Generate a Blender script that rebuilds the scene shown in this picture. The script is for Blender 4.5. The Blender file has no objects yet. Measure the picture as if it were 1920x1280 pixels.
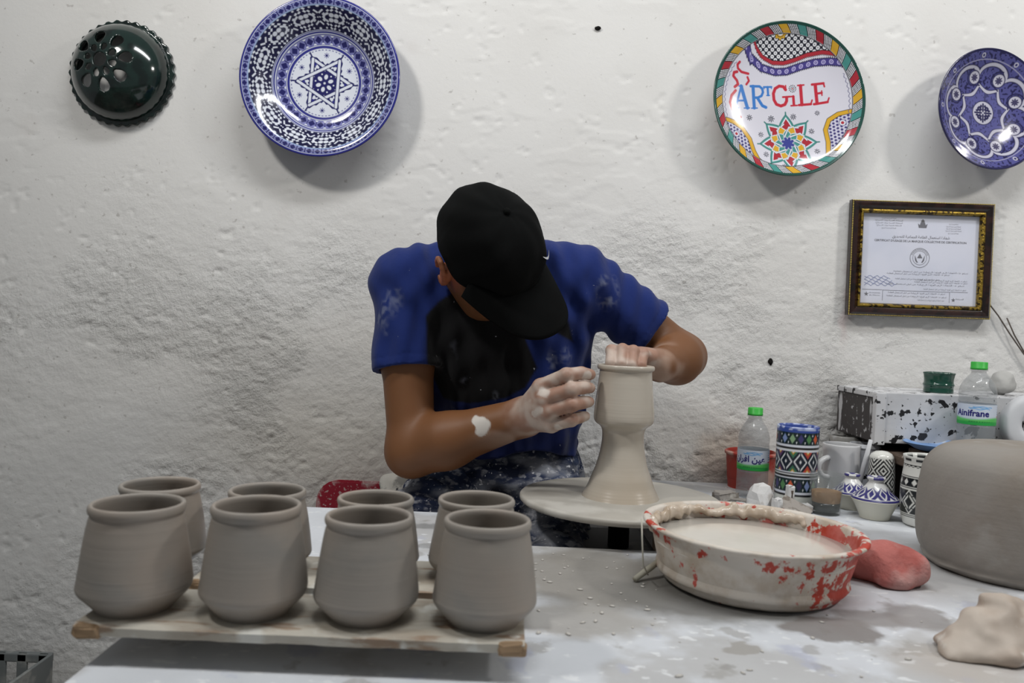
import bpy, bmesh, math, random
import numpy as np
from mathutils import Vector, Matrix

# ------------------------------------------------------------------ camera, world, lights, exposure
SC = bpy.context.scene
COL = SC.collection
F = 1500.0                     # focal length in pixels of the 1920 px wide frame
CAMZ = 0.335                   # lens height above the table top (table top is z = 0)
ROLL = math.radians(2.4)
PITCH = math.atan(30 / F)
cam_d = bpy.data.cameras.new('camera')
cam_d.sensor_width = 36.0
cam_d.lens = F / 1920 * 36.0
cam_d.clip_start = 0.02
cam_d.dof.use_dof = True
cam_d.dof.focus_distance = 1.52
cam_d.dof.aperture_fstop = 6.3
cam = bpy.data.objects.new('camera', cam_d)
COL.objects.link(cam)
CAMROT = Matrix.Rotation(math.pi / 2 - PITCH, 3, 'X') @ Matrix.Rotation(ROLL, 3, 'Z')
cam.matrix_world = Matrix.Translation((0, 0, CAMZ)) @ CAMROT.to_4x4()
SC.camera = cam

world = bpy.data.worlds.new('room_light')
SC.world = world
world.use_nodes = True
bg = world.node_tree.nodes['Background']
bg.inputs[0].default_value = (0.93, 0.97, 1.0, 1)
bg.inputs[1].default_value = 0.20

def area_light(name, loc, target, size, size_y, power, color, spread=180):
    d = bpy.data.lights.new(name, 'AREA')
    d.shape = 'RECTANGLE'
    d.size = size
    d.size_y = size_y
    d.energy = power
    d.color = color
    d.spread = math.radians(spread)
    o = bpy.data.objects.new(name, d)
    COL.objects.link(o)
    o.location = loc
    o.rotation_euler = (Vector(target) - Vector(loc)).to_track_quat('-Z', 'Y').to_euler()
    return o

area_light('ceiling_lamp_left', (-1.15, 0.50, 1.90), (0.15, 1.84, 0.55), 0.24, 0.18, 8.0, (1.0, 0.975, 0.93), 115)
area_light('ceiling_lamp_right', (2.00, 0.60, 1.75), (0.6, 1.84, 0.5), 0.24, 0.18, 8.8, (1.0, 0.975, 0.93), 130)
area_light('overhead_fill_light', (0.45, 0.62, 2.40), (0.45, 1.50, 0.0), 1.6, 0.25, 33, (0.97, 0.99, 1.0))  # added soft fill from overhead, not a known fixture

SC.view_settings.view_transform = 'Standard'
SC.view_settings.look = 'None'
SC.view_settings.exposure = -0.1
SC.view_settings.gamma = 1.0
SC.view_settings.use_curve_mapping = False

# ------------------------------------------------------------------ placing helpers
def at(px, py, d):
    """world point seen at photo pixel (px, py) lying d metres in front of the lens"""
    v = CAMROT @ Vector(((px - 960) / F, -(py - 640) / F, -1.0))
    return Vector((v.x * d / v.y, d, CAMZ + v.z * d / v.y))

def ground(px, py, z=0.0):
    """world point at height z seen at photo pixel"""
    v = CAMROT @ Vector(((px - 960) / F, -(py - 640) / F, -1.0))
    t = (z - CAMZ) / v.z
    return Vector((v.x * t, v.y * t, z))

def s2l(c):
    return tuple((x / 12.92 if x <= 0.04045 else ((x + 0.055) / 1.055) ** 2.4) for x in c)

def rgb(r, g, b):
    return s2l((r / 255, g / 255, b / 255))

def tag(o, label=None, cat=None, group=None, kind=None):
    if label: o['label'] = label
    if cat: o['category'] = cat
    if group: o['group'] = group
    if kind: o['kind'] = kind
    return o

def empty(name, loc=(0, 0, 0), rot=(0, 0, 0)):
    o = bpy.data.objects.new(name, None)
    COL.objects.link(o)
    o.location = loc
    o.rotation_euler = rot
    o.empty_display_size = 0.02
    return o

def put(name, mesh, mat=None, parent=None, loc=None, rot=None):
    o = bpy.data.objects.new(name, mesh)
    COL.objects.link(o)
    if mat is not None and len(mesh.materials) == 0:
        mesh.materials.append(mat)
    if parent is not None: o.parent = parent
    if loc is not None: o.location = loc
    if rot is not None: o.rotation_euler = rot
    return o

def fast_mesh(name, verts, faces, smooth=True, colors=None):
    """verts (n,3) array; faces list of equal-size index arrays (m,k) or one array"""
    me = bpy.data.meshes.new(name)
    verts = np.asarray(verts, dtype=np.float32)
    if isinstance(faces, np.ndarray): faces = [faces]
    faces = [np.asarray(f, dtype=np.int32) for f in faces if len(f)]
    nl = sum(f.size for f in faces)
    npoly = sum(len(f) for f in faces)
    me.vertices.add(len(verts))
    me.vertices.foreach_set('co', verts.ravel())
    me.loops.add(nl)
    me.loops.foreach_set('vertex_index', np.concatenate([f.ravel() for f in faces]))
    tot = np.concatenate([np.full(len(f), f.shape[1], np.int32) for f in faces])
    start = np.concatenate([[0], np.cumsum(tot)[:-1]]).astype(np.int32)
    me.polygons.add(npoly)
    me.polygons.foreach_set('loop_start', start)
    me.polygons.foreach_set('use_smooth', np.full(npoly, smooth, dtype=bool))
    me.update(calc_edges=True)
    if colors is not None:
        at_ = me.color_attributes.new('Col', 'FLOAT_COLOR', 'POINT')
        c = np.ones((len(verts), 4), np.float32)
        c[:, :3] = colors
        at_.data.foreach_set('color', c.ravel())
    return me

def bm_mesh(name, bm, smooth=False):
    me = bpy.data.meshes.new(name)
    bmesh.ops.recalc_face_normals(bm, faces=bm.faces[:])
    for f in bm.faces: f.smooth = smooth
    bm.to_mesh(me)
    bm.free()
    return me

def box_mesh(name, lo, hi, bevel=0.0, seg=2, jitter=0.0, seed=0):
    bm = bmesh.new()
    bmesh.ops.create_cube(bm, size=1)
    for v in bm.verts:
        v.co = Vector([lo[i] + (v.co[i] + .5) * (hi[i] - lo[i]) for i in range(3)])
    if bevel:
        bmesh.ops.bevel(bm, geom=bm.edges[:], offset=bevel, segments=seg, affect='EDGES', profile=.6)
    if jitter:
        r = random.Random(seed)
        for v in bm.verts:
            v.co += Vector((r.uniform(-1, 1), r.uniform(-1, 1), r.uniform(-1, 1))) * jitter
    return bm_mesh(name, bm, False)

def smooth_profile(pts, n):
    """Catmull-Rom through profile points"""
    p = np.array(pts, float)
    p = np.vstack([2 * p[0] - p[1], p, 2 * p[-1] - p[-2]])
    out = []
    for i in range(1, len(p) - 2):
        for t in np.linspace(0, 1, n, endpoint=False):
            a, b, c, d = p[i - 1], p[i], p[i + 1], p[i + 2]
            out.append(.5 * ((2 * b) + (-a + c) * t + (2 * a - 5 * b + 4 * c - d) * t * t + (-a + 3 * b - 3 * c + d) * t ** 3))
    out.append(p[-2])
    out = np.array(out)
    out[:, 0] = np.maximum(out[:, 0], 0)
    return out

def lathe(name, prof, seg=64, colfn=None, wob=None, smooth=True):
    """prof rows (r, z); axis local Z. colfn(theta, r, z, s) -> rgb ; wob(theta, s) -> radial factor"""
    prof = np.asarray(prof, float)
    n = len(prof)
    th = np.linspace(0, 2 * math.pi, seg, endpoint=False)
    T, S = np.meshgrid(th, np.arange(n), indexing='ij')
    R = prof[S, 0]
    Z = prof[S, 1]
    k = np.ones_like(R) if wob is None else wob(T, S / (n - 1))
    V = np.stack([R * k * np.cos(T), R * k * np.sin(T), Z], -1).reshape(-1, 3)
    i = np.arange(seg)[:, None]
    j = np.arange(n - 1)[None, :]
    a = i * n + j
    b = ((i + 1) % seg) * n + j
    Q = np.stack([a, b, b + 1, a + 1], -1).reshape(-1, 4)
    col = None
    if colfn is not None:
        col = colfn(T.ravel(), R.ravel(), Z.ravel(), (S / (n - 1)).ravel())
    return fast_mesh(name, V, Q, smooth, col)

def tube_mesh(name, pts, rad, seg=10, caps=True, smooth=True):
    pts = [Vector(p) for p in pts]
    if not hasattr(rad, '__len__'): rad = [rad] * len(pts)
    V, Fq, Ft = [], [], []
    t = (pts[1] - pts[0]).normalized()
    n = t.orthogonal().normalized()
    for i, p in enumerate(pts):
        a = pts[max(i - 1, 0)]
        b = pts[min(i + 1, len(pts) - 1)]
        t2 = (b - a).normalized()
        n = (n - t2 * n.dot(t2)).normalized()
        bn = t2.cross(n)
        for k in range(seg):
            A = 2 * math.pi * k / seg
            V.append(p + (n * math.cos(A) + bn * math.sin(A)) * rad[i])
    m = len(pts)
    for i in range(m - 1):
        for k in range(seg):
            k2 = (k + 1) % seg
            Fq.append((i * seg + k, i * seg + k2, (i + 1) * seg + k2, (i + 1) * seg + k))
    if caps:
        V.append(pts[0]); V.append(pts[-1])
        for k in range(seg):
            k2 = (k + 1) % seg
            Ft.append((len(V) - 2, k2, k))
            Ft.append((len(V) - 1, (m - 1) * seg + k, (m - 1) * seg + k2))
    fs = [np.array(Fq)]
    if Ft: fs.append(np.array(Ft))
    return fast_mesh(name, np.array([tuple(v) for v in V]), fs, smooth)

# ------------------------------------------------------------------ noise
_rng = np.random.RandomState(7)
_T2 = _rng.rand(256, 256).astype(np.float32)
_T3 = _rng.rand(64, 64, 64).astype(np.float32)

def vn2(x, y, seed=0):
    x = np.asarray(x, np.float32) + seed * 17.31
    y = np.asarray(y, np.float32) + seed * 9.73
    xi = np.floor(x).astype(np.int64); yi = np.floor(y).astype(np.int64)
    fx = x - xi; fy = y - yi
    fx = fx * fx * (3 - 2 * fx); fy = fy * fy * (3 - 2 * fy)
    a = _T2[xi & 255, yi & 255]; b = _T2[(xi + 1) & 255, yi & 255]
    c = _T2[xi & 255, (yi + 1) & 255]; d = _T2[(xi + 1) & 255, (yi + 1) & 255]
    return (a * (1 - fx) + b * fx) * (1 - fy) + (c * (1 - fx) + d * fx) * fy

def fbm2(x, y, seed=0, o=4, g=.5):
    s = 0; a = 1; t = 0
    for k in range(o):
        s = s + a * vn2(x * 2 ** k, y * 2 ** k, seed + k * 3); t += a; a *= g
    return s / t

def vn3(x, y, z, seed=0):
    x = x + seed * 5.17; y = y + seed * 3.71; z = z + seed * 7.93
    xi = np.floor(x).astype(np.int64); yi = np.floor(y).astype(np.int64); zi = np.floor(z).astype(np.int64)
    fx = x - xi; fy = y - yi; fz = z - zi
    fx = fx * fx * (3 - 2 * fx); fy = fy * fy * (3 - 2 * fy); fz = fz * fz * (3 - 2 * fz)
    def L(i, j, k): return _T3[(xi + i) & 63, (yi + j) & 63, (zi + k) & 63]
    x00 = L(0, 0, 0) * (1 - fx) + L(1, 0, 0) * fx
    x10 = L(0, 1, 0) * (1 - fx) + L(1, 1, 0) * fx
    x01 = L(0, 0, 1) * (1 - fx) + L(1, 0, 1) * fx
    x11 = L(0, 1, 1) * (1 - fx) + L(1, 1, 1) * fx
    return (x00 * (1 - fy) + x10 * fy) * (1 - fz) + (x01 * (1 - fy) + x11 * fy) * fz

def sstep(a, b, x):
    t = np.clip((x - a) / (b - a), 0, 1)
    return t * t * (3 - 2 * t)

# ------------------------------------------------------------------ implicit surfaces
class Vol:
    def __init__(s, lo, hi, h, origin=None):
        s.h = h
        o = np.array(origin if origin is not None else lo, float)
        i0 = np.floor((np.array(lo) - o) / h).astype(int)
        i1 = np.ceil((np.array(hi) - o) / h).astype(int)
        s.o = o; s.i0 = i0; s.n = i1 - i0 + 1
        s.f = np.full(tuple(s.n), 1.0, np.float32)
    def coords(s, sl=None):
        r = []
        for k in range(3):
            a = s.o[k] + (s.i0[k] + np.arange(s.n[k])) * s.h
            if sl is not None: a = a[sl[k]]
            sh = [1, 1, 1]; sh[k] = -1
            r.append(a.astype(np.float32).reshape(sh))
        return r
    def _sl(s, lo, hi):
        a = np.floor((np.array(lo) - s.o) / s.h).astype(int) - s.i0
        b = np.ceil((np.array(hi) - s.o) / s.h).astype(int) - s.i0 + 1
        a = np.clip(a, 0, s.n); b = np.clip(b, 0, s.n)
        return tuple(slice(int(a[k]), int(b[k])) for k in range(3))
    def _mix(s, sl, d, k):
        f = s.f[sl]
        if f.size == 0: return
        if k > 0:
            hh = np.maximum(k - np.abs(f - d), 0) / k
            s.f[sl] = np.minimum(f, d) - hh * hh * k * .25
        else:
            s.f[sl] = np.minimum(f, d)
    def cone(s, a, b, ra, rb, k=0.0):
        a = np.array(a, np.float32); b = np.array(b, np.float32)
        m = max(ra, rb) + k + 4 * s.h
        sl = s._sl(np.minimum(a, b) - m, np.maximum(a, b) + m)
        x, y, z = s.coords(sl)
        ba = b - a
        t = np.clip(((x - a[0]) * ba[0] + (y - a[1]) * ba[1] + (z - a[2]) * ba[2]) / max(float(ba @ ba), 1e-9), 0, 1)
        d = np.sqrt((x - a[0] - t * ba[0]) ** 2 + (y - a[1] - t * ba[1]) ** 2 + (z - a[2] - t * ba[2]) ** 2) - (ra + (rb - ra) * t)
        s._mix(sl, d.astype(np.float32), k)
        return s
    def chain(s, pts, rads, k=0.0):
        for i in range(len(pts) - 1): s.cone(pts[i], pts[i + 1], rads[i], rads[i + 1], k)
        return s
    def ell(s, c, r, axes=None, k=0.0):
        c = np.array(c, np.float32)
        m = max(r) + k + 4 * s.h
        sl = s._sl(c - m, c + m)
        x, y, z = s.coords(sl)
        x = x - c[0]; y = y - c[1]; z = z - c[2]
        A = np.eye(3) if axes is None else np.array([tuple(v) for v in axes])
        q = [A[i][0] * x + A[i][1] * y + A[i][2] * z for i in range(3)]
        k0 = np.sqrt(sum((q[i] / r[i]) ** 2 for i in range(3))) + 1e-6
        k1 = np.sqrt(sum((q[i] / r[i] ** 2) ** 2 for i in range(3))) + 1e-6
        s._mix(sl, (k0 * (k0 - 1) / k1).astype(np.float32), k)
        return s
    def merge(s, o, k):
        a = o.i0 - s.i0
        sl = tuple(slice(int(max(a[q], 0)), int(min(a[q] + o.n[q], s.n[q]))) for q in range(3))
        so = tuple(slice(sl[q].start - int(a[q]), sl[q].stop - int(a[q])) for q in range(3))
        s._mix(sl, o.f[so], k)
        return s
    def sub_vol(s, lo, hi):
        return Vol(lo, hi, s.h, s.o)
    def mesh(s):
        f = s.f
        ins = f < 0
        n = np.array(f.shape) - 1
        cnt = np.zeros(tuple(n), np.uint8)
        for i in (0, 1):
            for j in (0, 1):
                for k in (0, 1):
                    cnt += ins[i:n[0] + i, j:n[1] + j, k:n[2] + k]
        act = (cnt > 0) & (cnt < 8)
        idx = np.argwhere(act)
        ids = np.full(tuple(n), -1, np.int32)
        ids[act] = np.arange(len(idx))
        acc = np.zeros((len(idx), 3)); num = np.zeros(len(idx))
        corners = [(i, j, k) for i in (0, 1) for j in (0, 1) for k in (0, 1)]
        cv = {c: f[idx[:, 0] + c[0], idx[:, 1] + c[1], idx[:, 2] + c[2]] for c in corners}
        for c in corners:
            for ax in range(3):
                if c[ax] == 0:
                    e = list(c); e[ax] = 1; e = tuple(e)
                    a, b = cv[c], cv[e]
                    m = (a < 0) != (b < 0)
                    t = np.where(m, a / np.where(m, a - b, 1), 0)
                    p = np.array(c, float)[None, :].repeat(len(idx), 0)
                    p[:, ax] += t
                    acc += p * m[:, None]; num += m
        V = s.o + (s.i0 + idx + acc / num[:, None]) * s.h
        quads = []
        for ax in range(3):
            u, v = (ax + 1) % 3, (ax + 2) % 3
            sa = [slice(1, int(n[q])) for q in range(3)]
            sa[ax] = slice(0, int(n[ax]))
            sb = list(sa); sb[ax] = slice(1, int(n[ax]) + 1)
            A = ins[tuple(sa)]; B = ins[tuple(sb)]
            e = np.argwhere(A != B)
            if not len(e): continue
            e0 = e.copy(); e0[:, u] += 1; e0[:, v] += 1
            flag = A[tuple(e.T)]
            def g(du, dv):
                w = e0.copy(); w[:, u] += du; w[:, v] += dv
                return ids[w[:, 0], w[:, 1], w[:, 2]]
            q = np.stack([g(-1, -1), g(0, -1), g(0, 0), g(-1, 0)], -1)
            q[~flag] = q[~flag][:, ::-1]
            quads.append(q)
        return V, np.concatenate(quads)

def relax(V, Q, it=2, lam=.5):
    """Laplacian smoothing over quad edges"""
    E = np.concatenate([Q[:, [0, 1]], Q[:, [1, 2]], Q[:, [2, 3]], Q[:, [3, 0]]])
    for _ in range(it):
        acc = np.zeros_like(V); num = np.zeros(len(V))
        np.add.at(num, E[:, 0], 1); np.add.at(num, E[:, 1], 1)
        for ax in range(3):
            acc[:, ax] = np.bincount(E[:, 0], V[E[:, 1], ax], len(V)) + np.bincount(E[:, 1], V[E[:, 0], ax], len(V))
        V = V + lam * (acc / num[:, None] - V)
    return V

# ------------------------------------------------------------------ materials
def mat(name, col=(.5, .5, .5), rough=.6, spec=.5, layers=(), bump=None, metal=0.0, alpha=1.0, attr=False,
        rand=False, trans=0.0, ior=1.45, coat=0.0, sss=0.0, sheen=0.0, roughvar=None):
    """layers: (scale, detail, colour, lo, hi, stretch, strength); bump: list of (scale, detail, strength, distance)"""
    m = bpy.data.materials.new(name)
    m.use_nodes = True
    nt = m.node_tree
    N, L = nt.nodes, nt.links
    b = N['Principled BSDF']
    b.inputs['Roughness'].default_value = rough
    b.inputs['Specular IOR Level'].default_value = spec
    b.inputs['Metallic'].default_value = metal
    b.inputs['Alpha'].default_value = alpha
    b.inputs['IOR'].default_value = ior
    b.inputs['Transmission Weight'].default_value = trans
    b.inputs['Coat Weight'].default_value = coat
    b.inputs['Coat Roughness'].default_value = .08
    if sss:
        b.inputs['Subsurface Weight'].default_value = sss
        b.inputs['Subsurface Radius'].default_value = (.008, .004, .002)
        b.inputs['Subsurface Scale'].default_value = 1.0
    if sheen:
        b.inputs['Sheen Weight'].default_value = sheen
    tc = N.new('ShaderNodeTexCoord')
    vec = tc.outputs['Object']
    if rand:
        oi = N.new('ShaderNodeObjectInfo')
        ad = N.new('ShaderNodeVectorMath'); ad.operation = 'ADD'
        mu = N.new('ShaderNodeMath'); mu.operation = 'MULTIPLY'; mu.inputs[1].default_value = 7.0
        L.new(oi.outputs['Random'], mu.inputs[0])
        L.new(vec, ad.inputs[0]); L.new(mu.outputs[0], ad.inputs[1])
        vec = ad.outputs[0]
    if attr:
        ca = N.new('ShaderNodeVertexColor'); ca.layer_name = 'Col'
        cur = ca.outputs['Color']
    else:
        r = N.new('ShaderNodeRGB'); r.outputs[0].default_value = (*col, 1)
        cur = r.outputs[0]
    for ly in layers:
        scale, det, c2, lo, hi = ly[:5]
        st = ly[5] if len(ly) > 5 else None
        amt = ly[6] if len(ly) > 6 else 1.0
        nz = N.new('ShaderNodeTexNoise')
        nz.inputs['Scale'].default_value = scale
        nz.inputs['Detail'].default_value = det
        v = vec
        if st:
            mp = N.new('ShaderNodeMapping'); mp.inputs['Scale'].default_value = st
            mp.inputs['Location'].default_value = (scale * .37, scale * .11, scale * .53)
            L.new(vec, mp.inputs[0]); v = mp.outputs[0]
        L.new(v, nz.inputs['Vector'])
        mr = N.new('ShaderNodeMapRange'); mr.interpolation_type = 'SMOOTHSTEP'
        mr.inputs[1].default_value = lo; mr.inputs[2].default_value = hi
        mr.inputs[4].default_value = amt
        L.new(nz.outputs['Fac'], mr.inputs[0])
        mx = N.new('ShaderNodeMix'); mx.data_type = 'RGBA'
        L.new(mr.outputs[0], mx.inputs[0]); L.new(cur, mx.inputs[6])
        mx.inputs[7].default_value = (*c2, 1)
        cur = mx.outputs[2]
    L.new(cur, b.inputs['Base Color'])
    if roughvar:
        nz = N.new('ShaderNodeTexNoise'); nz.inputs['Scale'].default_value = roughvar[0]; nz.inputs['Detail'].default_value = 4
        L.new(vec, nz.inputs['Vector'])
        mr = N.new('ShaderNodeMapRange'); mr.inputs[1].default_value = .35; mr.inputs[2].default_value = .65
        mr.inputs[3].default_value = roughvar[1]; mr.inputs[4].default_value = roughvar[2]
        L.new(nz.outputs['Fac'], mr.inputs[0]); L.new(mr.outputs[0], b.inputs['Roughness'])
    if bump:
        prev = None
        for bp in bump:
            nz = N.new('ShaderNodeTexNoise')
            nz.inputs['Scale'].default_value = bp[0]; nz.inputs['Detail'].default_value = bp[1]
            v = vec
            if len(bp) > 4:
                mp = N.new('ShaderNodeMapping'); mp.inputs['Scale'].default_value = bp[4]
                L.new(vec, mp.inputs[0]); v = mp.outputs[0]
            L.new(v, nz.inputs['Vector'])
            bn = N.new('ShaderNodeBump')
            bn.inputs['Strength'].default_value = bp[2]; bn.inputs['Distance'].default_value = bp[3]
            L.new(nz.outputs['Fac'], bn.inputs['Height'])
            if prev: L.new(prev, bn.inputs['Normal'])
            prev = bn.outputs[0]
        L.new(prev, b.inputs['Normal'])
    return m

# ------------------------------------------------------------------ lettering
AR = {'ا': ('\uFE8D', '\uFE8E', None, None), 'ب': ('\uFE8F', '\uFE90', '\uFE91', '\uFE92'), 'ت': ('\uFE95', '\uFE96', '\uFE97', '\uFE98'),
      'ة': ('\uFE93', '\uFE94', None, None), 'ج': ('\uFE9D', '\uFE9E', '\uFE9F', '\uFEA0'), 'د': ('\uFEA9', '\uFEAA', None, None),
      'ر': ('\uFEAD', '\uFEAE', None, None), 'س': ('\uFEB1', '\uFEB2', '\uFEB3', '\uFEB4'), 'ش': ('\uFEB5', '\uFEB6', '\uFEB7', '\uFEB8'),
      'ص': ('\uFEB9', '\uFEBA', '\uFEBB', '\uFEBC'), 'ع': ('\uFEC9', '\uFECA', '\uFECB', '\uFECC'), 'ف': ('\uFED1', '\uFED2', '\uFED3', '\uFED4'),
      'ق': ('\uFED5', '\uFED6', '\uFED7', '\uFED8'), 'ل': ('\uFEDD', '\uFEDE', '\uFEDF', '\uFEE0'), 'م': ('\uFEE1', '\uFEE2', '\uFEE3', '\uFEE4'),
      'ن': ('\uFEE5', '\uFEE6', '\uFEE7', '\uFEE8'), 'ه': ('\uFEE9', '\uFEEA', '\uFEEB', '\uFEEC'), 'ي': ('\uFEF1', '\uFEF2', '\uFEF3', '\uFEF4'),
      'و': ('\uFEED', '\uFEEE', None, None), 'ك': ('\uFED9', '\uFEDA', '\uFEDB', '\uFEDC')}

def arabic(s):
    out = []
    for i, ch in enumerate(s):
        if ch not in AR: out.append(ch); continue
        pj = i > 0 and s[i - 1] in AR and AR[s[i - 1]][2] is not None
        nj = AR[ch][2] is not None and i + 1 < len(s) and s[i + 1] in AR
        fm = AR[ch]
        out.append(fm[3] if pj and nj else fm[1] if pj else fm[2] if nj else fm[0])
    return ''.join(reversed(out))

def text_polys(body, size, align='CENTER', bold=0.0, width=None):
    c = bpy.data.curves.new('t', 'FONT')
    c.body = body; c.size = size; c.align_x = align; c.align_y = 'CENTER'; c.offset = bold
    c.resolution_u = 2
    o = bpy.data.objects.new('t', c)
    COL.objects.link(o)
    bpy.context.view_layer.update()
    me = bpy.data.meshes.new_from_object(o.evaluated_get(bpy.context.evaluated_depsgraph_get()))
    V = np.array([v.co[:] for v in me.vertices]).reshape(-1, 3)
    Fs = [tuple(p.vertices) for p in me.polygons]
    bpy.data.objects.remove(o); bpy.data.curves.remove(c); bpy.data.meshes.remove(me)
    if width and len(V):
        w = V[:, 0].max() - V[:, 0].min()
        V[:, 0] *= width / w
    return V, Fs

def poly_mesh(name, items, fn):
    """items: list of (V, faces); fn maps (n,3) flat array -> 3D"""
    VV, FF, n = [], [], 0
    for V, Fs in items:
        if not len(V): continue
        VV.append(V); FF += [tuple(i + n for i in f) for f in Fs]; n += len(V)
    V = fn(np.concatenate(VV))
    me = bpy.data.meshes.new(name)
    me.from_pydata([tuple(v) for v in V], [], FF)
    me.update()
    return me
# ================================================================== setting
WALL = 1.84
FLOOR = -0.75

def add_spots(m, spots, wob=.02, wscale=25.0):
    """mix stain colours inside wobbly ellipses given in object space: (x, y, z, rx, ry, rz, colour, amount, soft)"""
    nt = m.node_tree; N, L = nt.nodes, nt.links
    b = N['Principled BSDF']
    cur = b.inputs['Base Color'].links[0].from_socket
    tc = N.new('ShaderNodeTexCoord')
    nz = N.new('ShaderNodeTexNoise'); nz.inputs['Scale'].default_value = wscale; nz.inputs['Detail'].default_value = 5
    L.new(tc.outputs['Object'], nz.inputs['Vector'])
    sb = N.new('ShaderNodeVectorMath'); sb.operation = 'SUBTRACT'; sb.inputs[1].default_value = (.5, .5, .5)
    L.new(nz.outputs['Color'], sb.inputs[0])
    sc = N.new('ShaderNodeVectorMath'); sc.operation = 'SCALE'; sc.inputs[3].default_value = wob * 4
    L.new(sb.outputs[0], sc.inputs[0])
    ad = N.new('ShaderNodeVectorMath'); ad.operation = 'ADD'
    L.new(tc.outputs['Object'], ad.inputs[0]); L.new(sc.outputs[0], ad.inputs[1])
    for (x, y, z, rx, ry, rz, col, amt, soft) in spots:
        s1 = N.new('ShaderNodeVectorMath'); s1.operation = 'SUBTRACT'; s1.inputs[1].default_value = (x, y, z)
        L.new(ad.outputs[0], s1.inputs[0])
        s2 = N.new('ShaderNodeVectorMath'); s2.operation = 'DIVIDE'; s2.inputs[1].default_value = (rx, ry, rz)
        L.new(s1.outputs[0], s2.inputs[0])
        ln = N.new('ShaderNodeVectorMath'); ln.operation = 'LENGTH'
        L.new(s2.outputs[0], ln.inputs[0])
        mr = N.new('ShaderNodeMapRange'); mr.interpolation_type = 'SMOOTHSTEP'
        mr.inputs[1].default_value = 1 + soft; mr.inputs[2].default_value = 1 - soft
        mr.inputs[4].default_value = amt
        L.new(ln.outputs['Value'], mr.inputs[0])
        mx = N.new('ShaderNodeMix'); mx.data_type = 'RGBA'
        L.new(mr.outputs[0], mx.inputs[0]); L.new(cur, mx.inputs[6]); mx.inputs[7].default_value = (*col, 1)
        cur = mx.outputs[2]
    L.new(cur, b.inputs['Base Color'])

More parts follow.
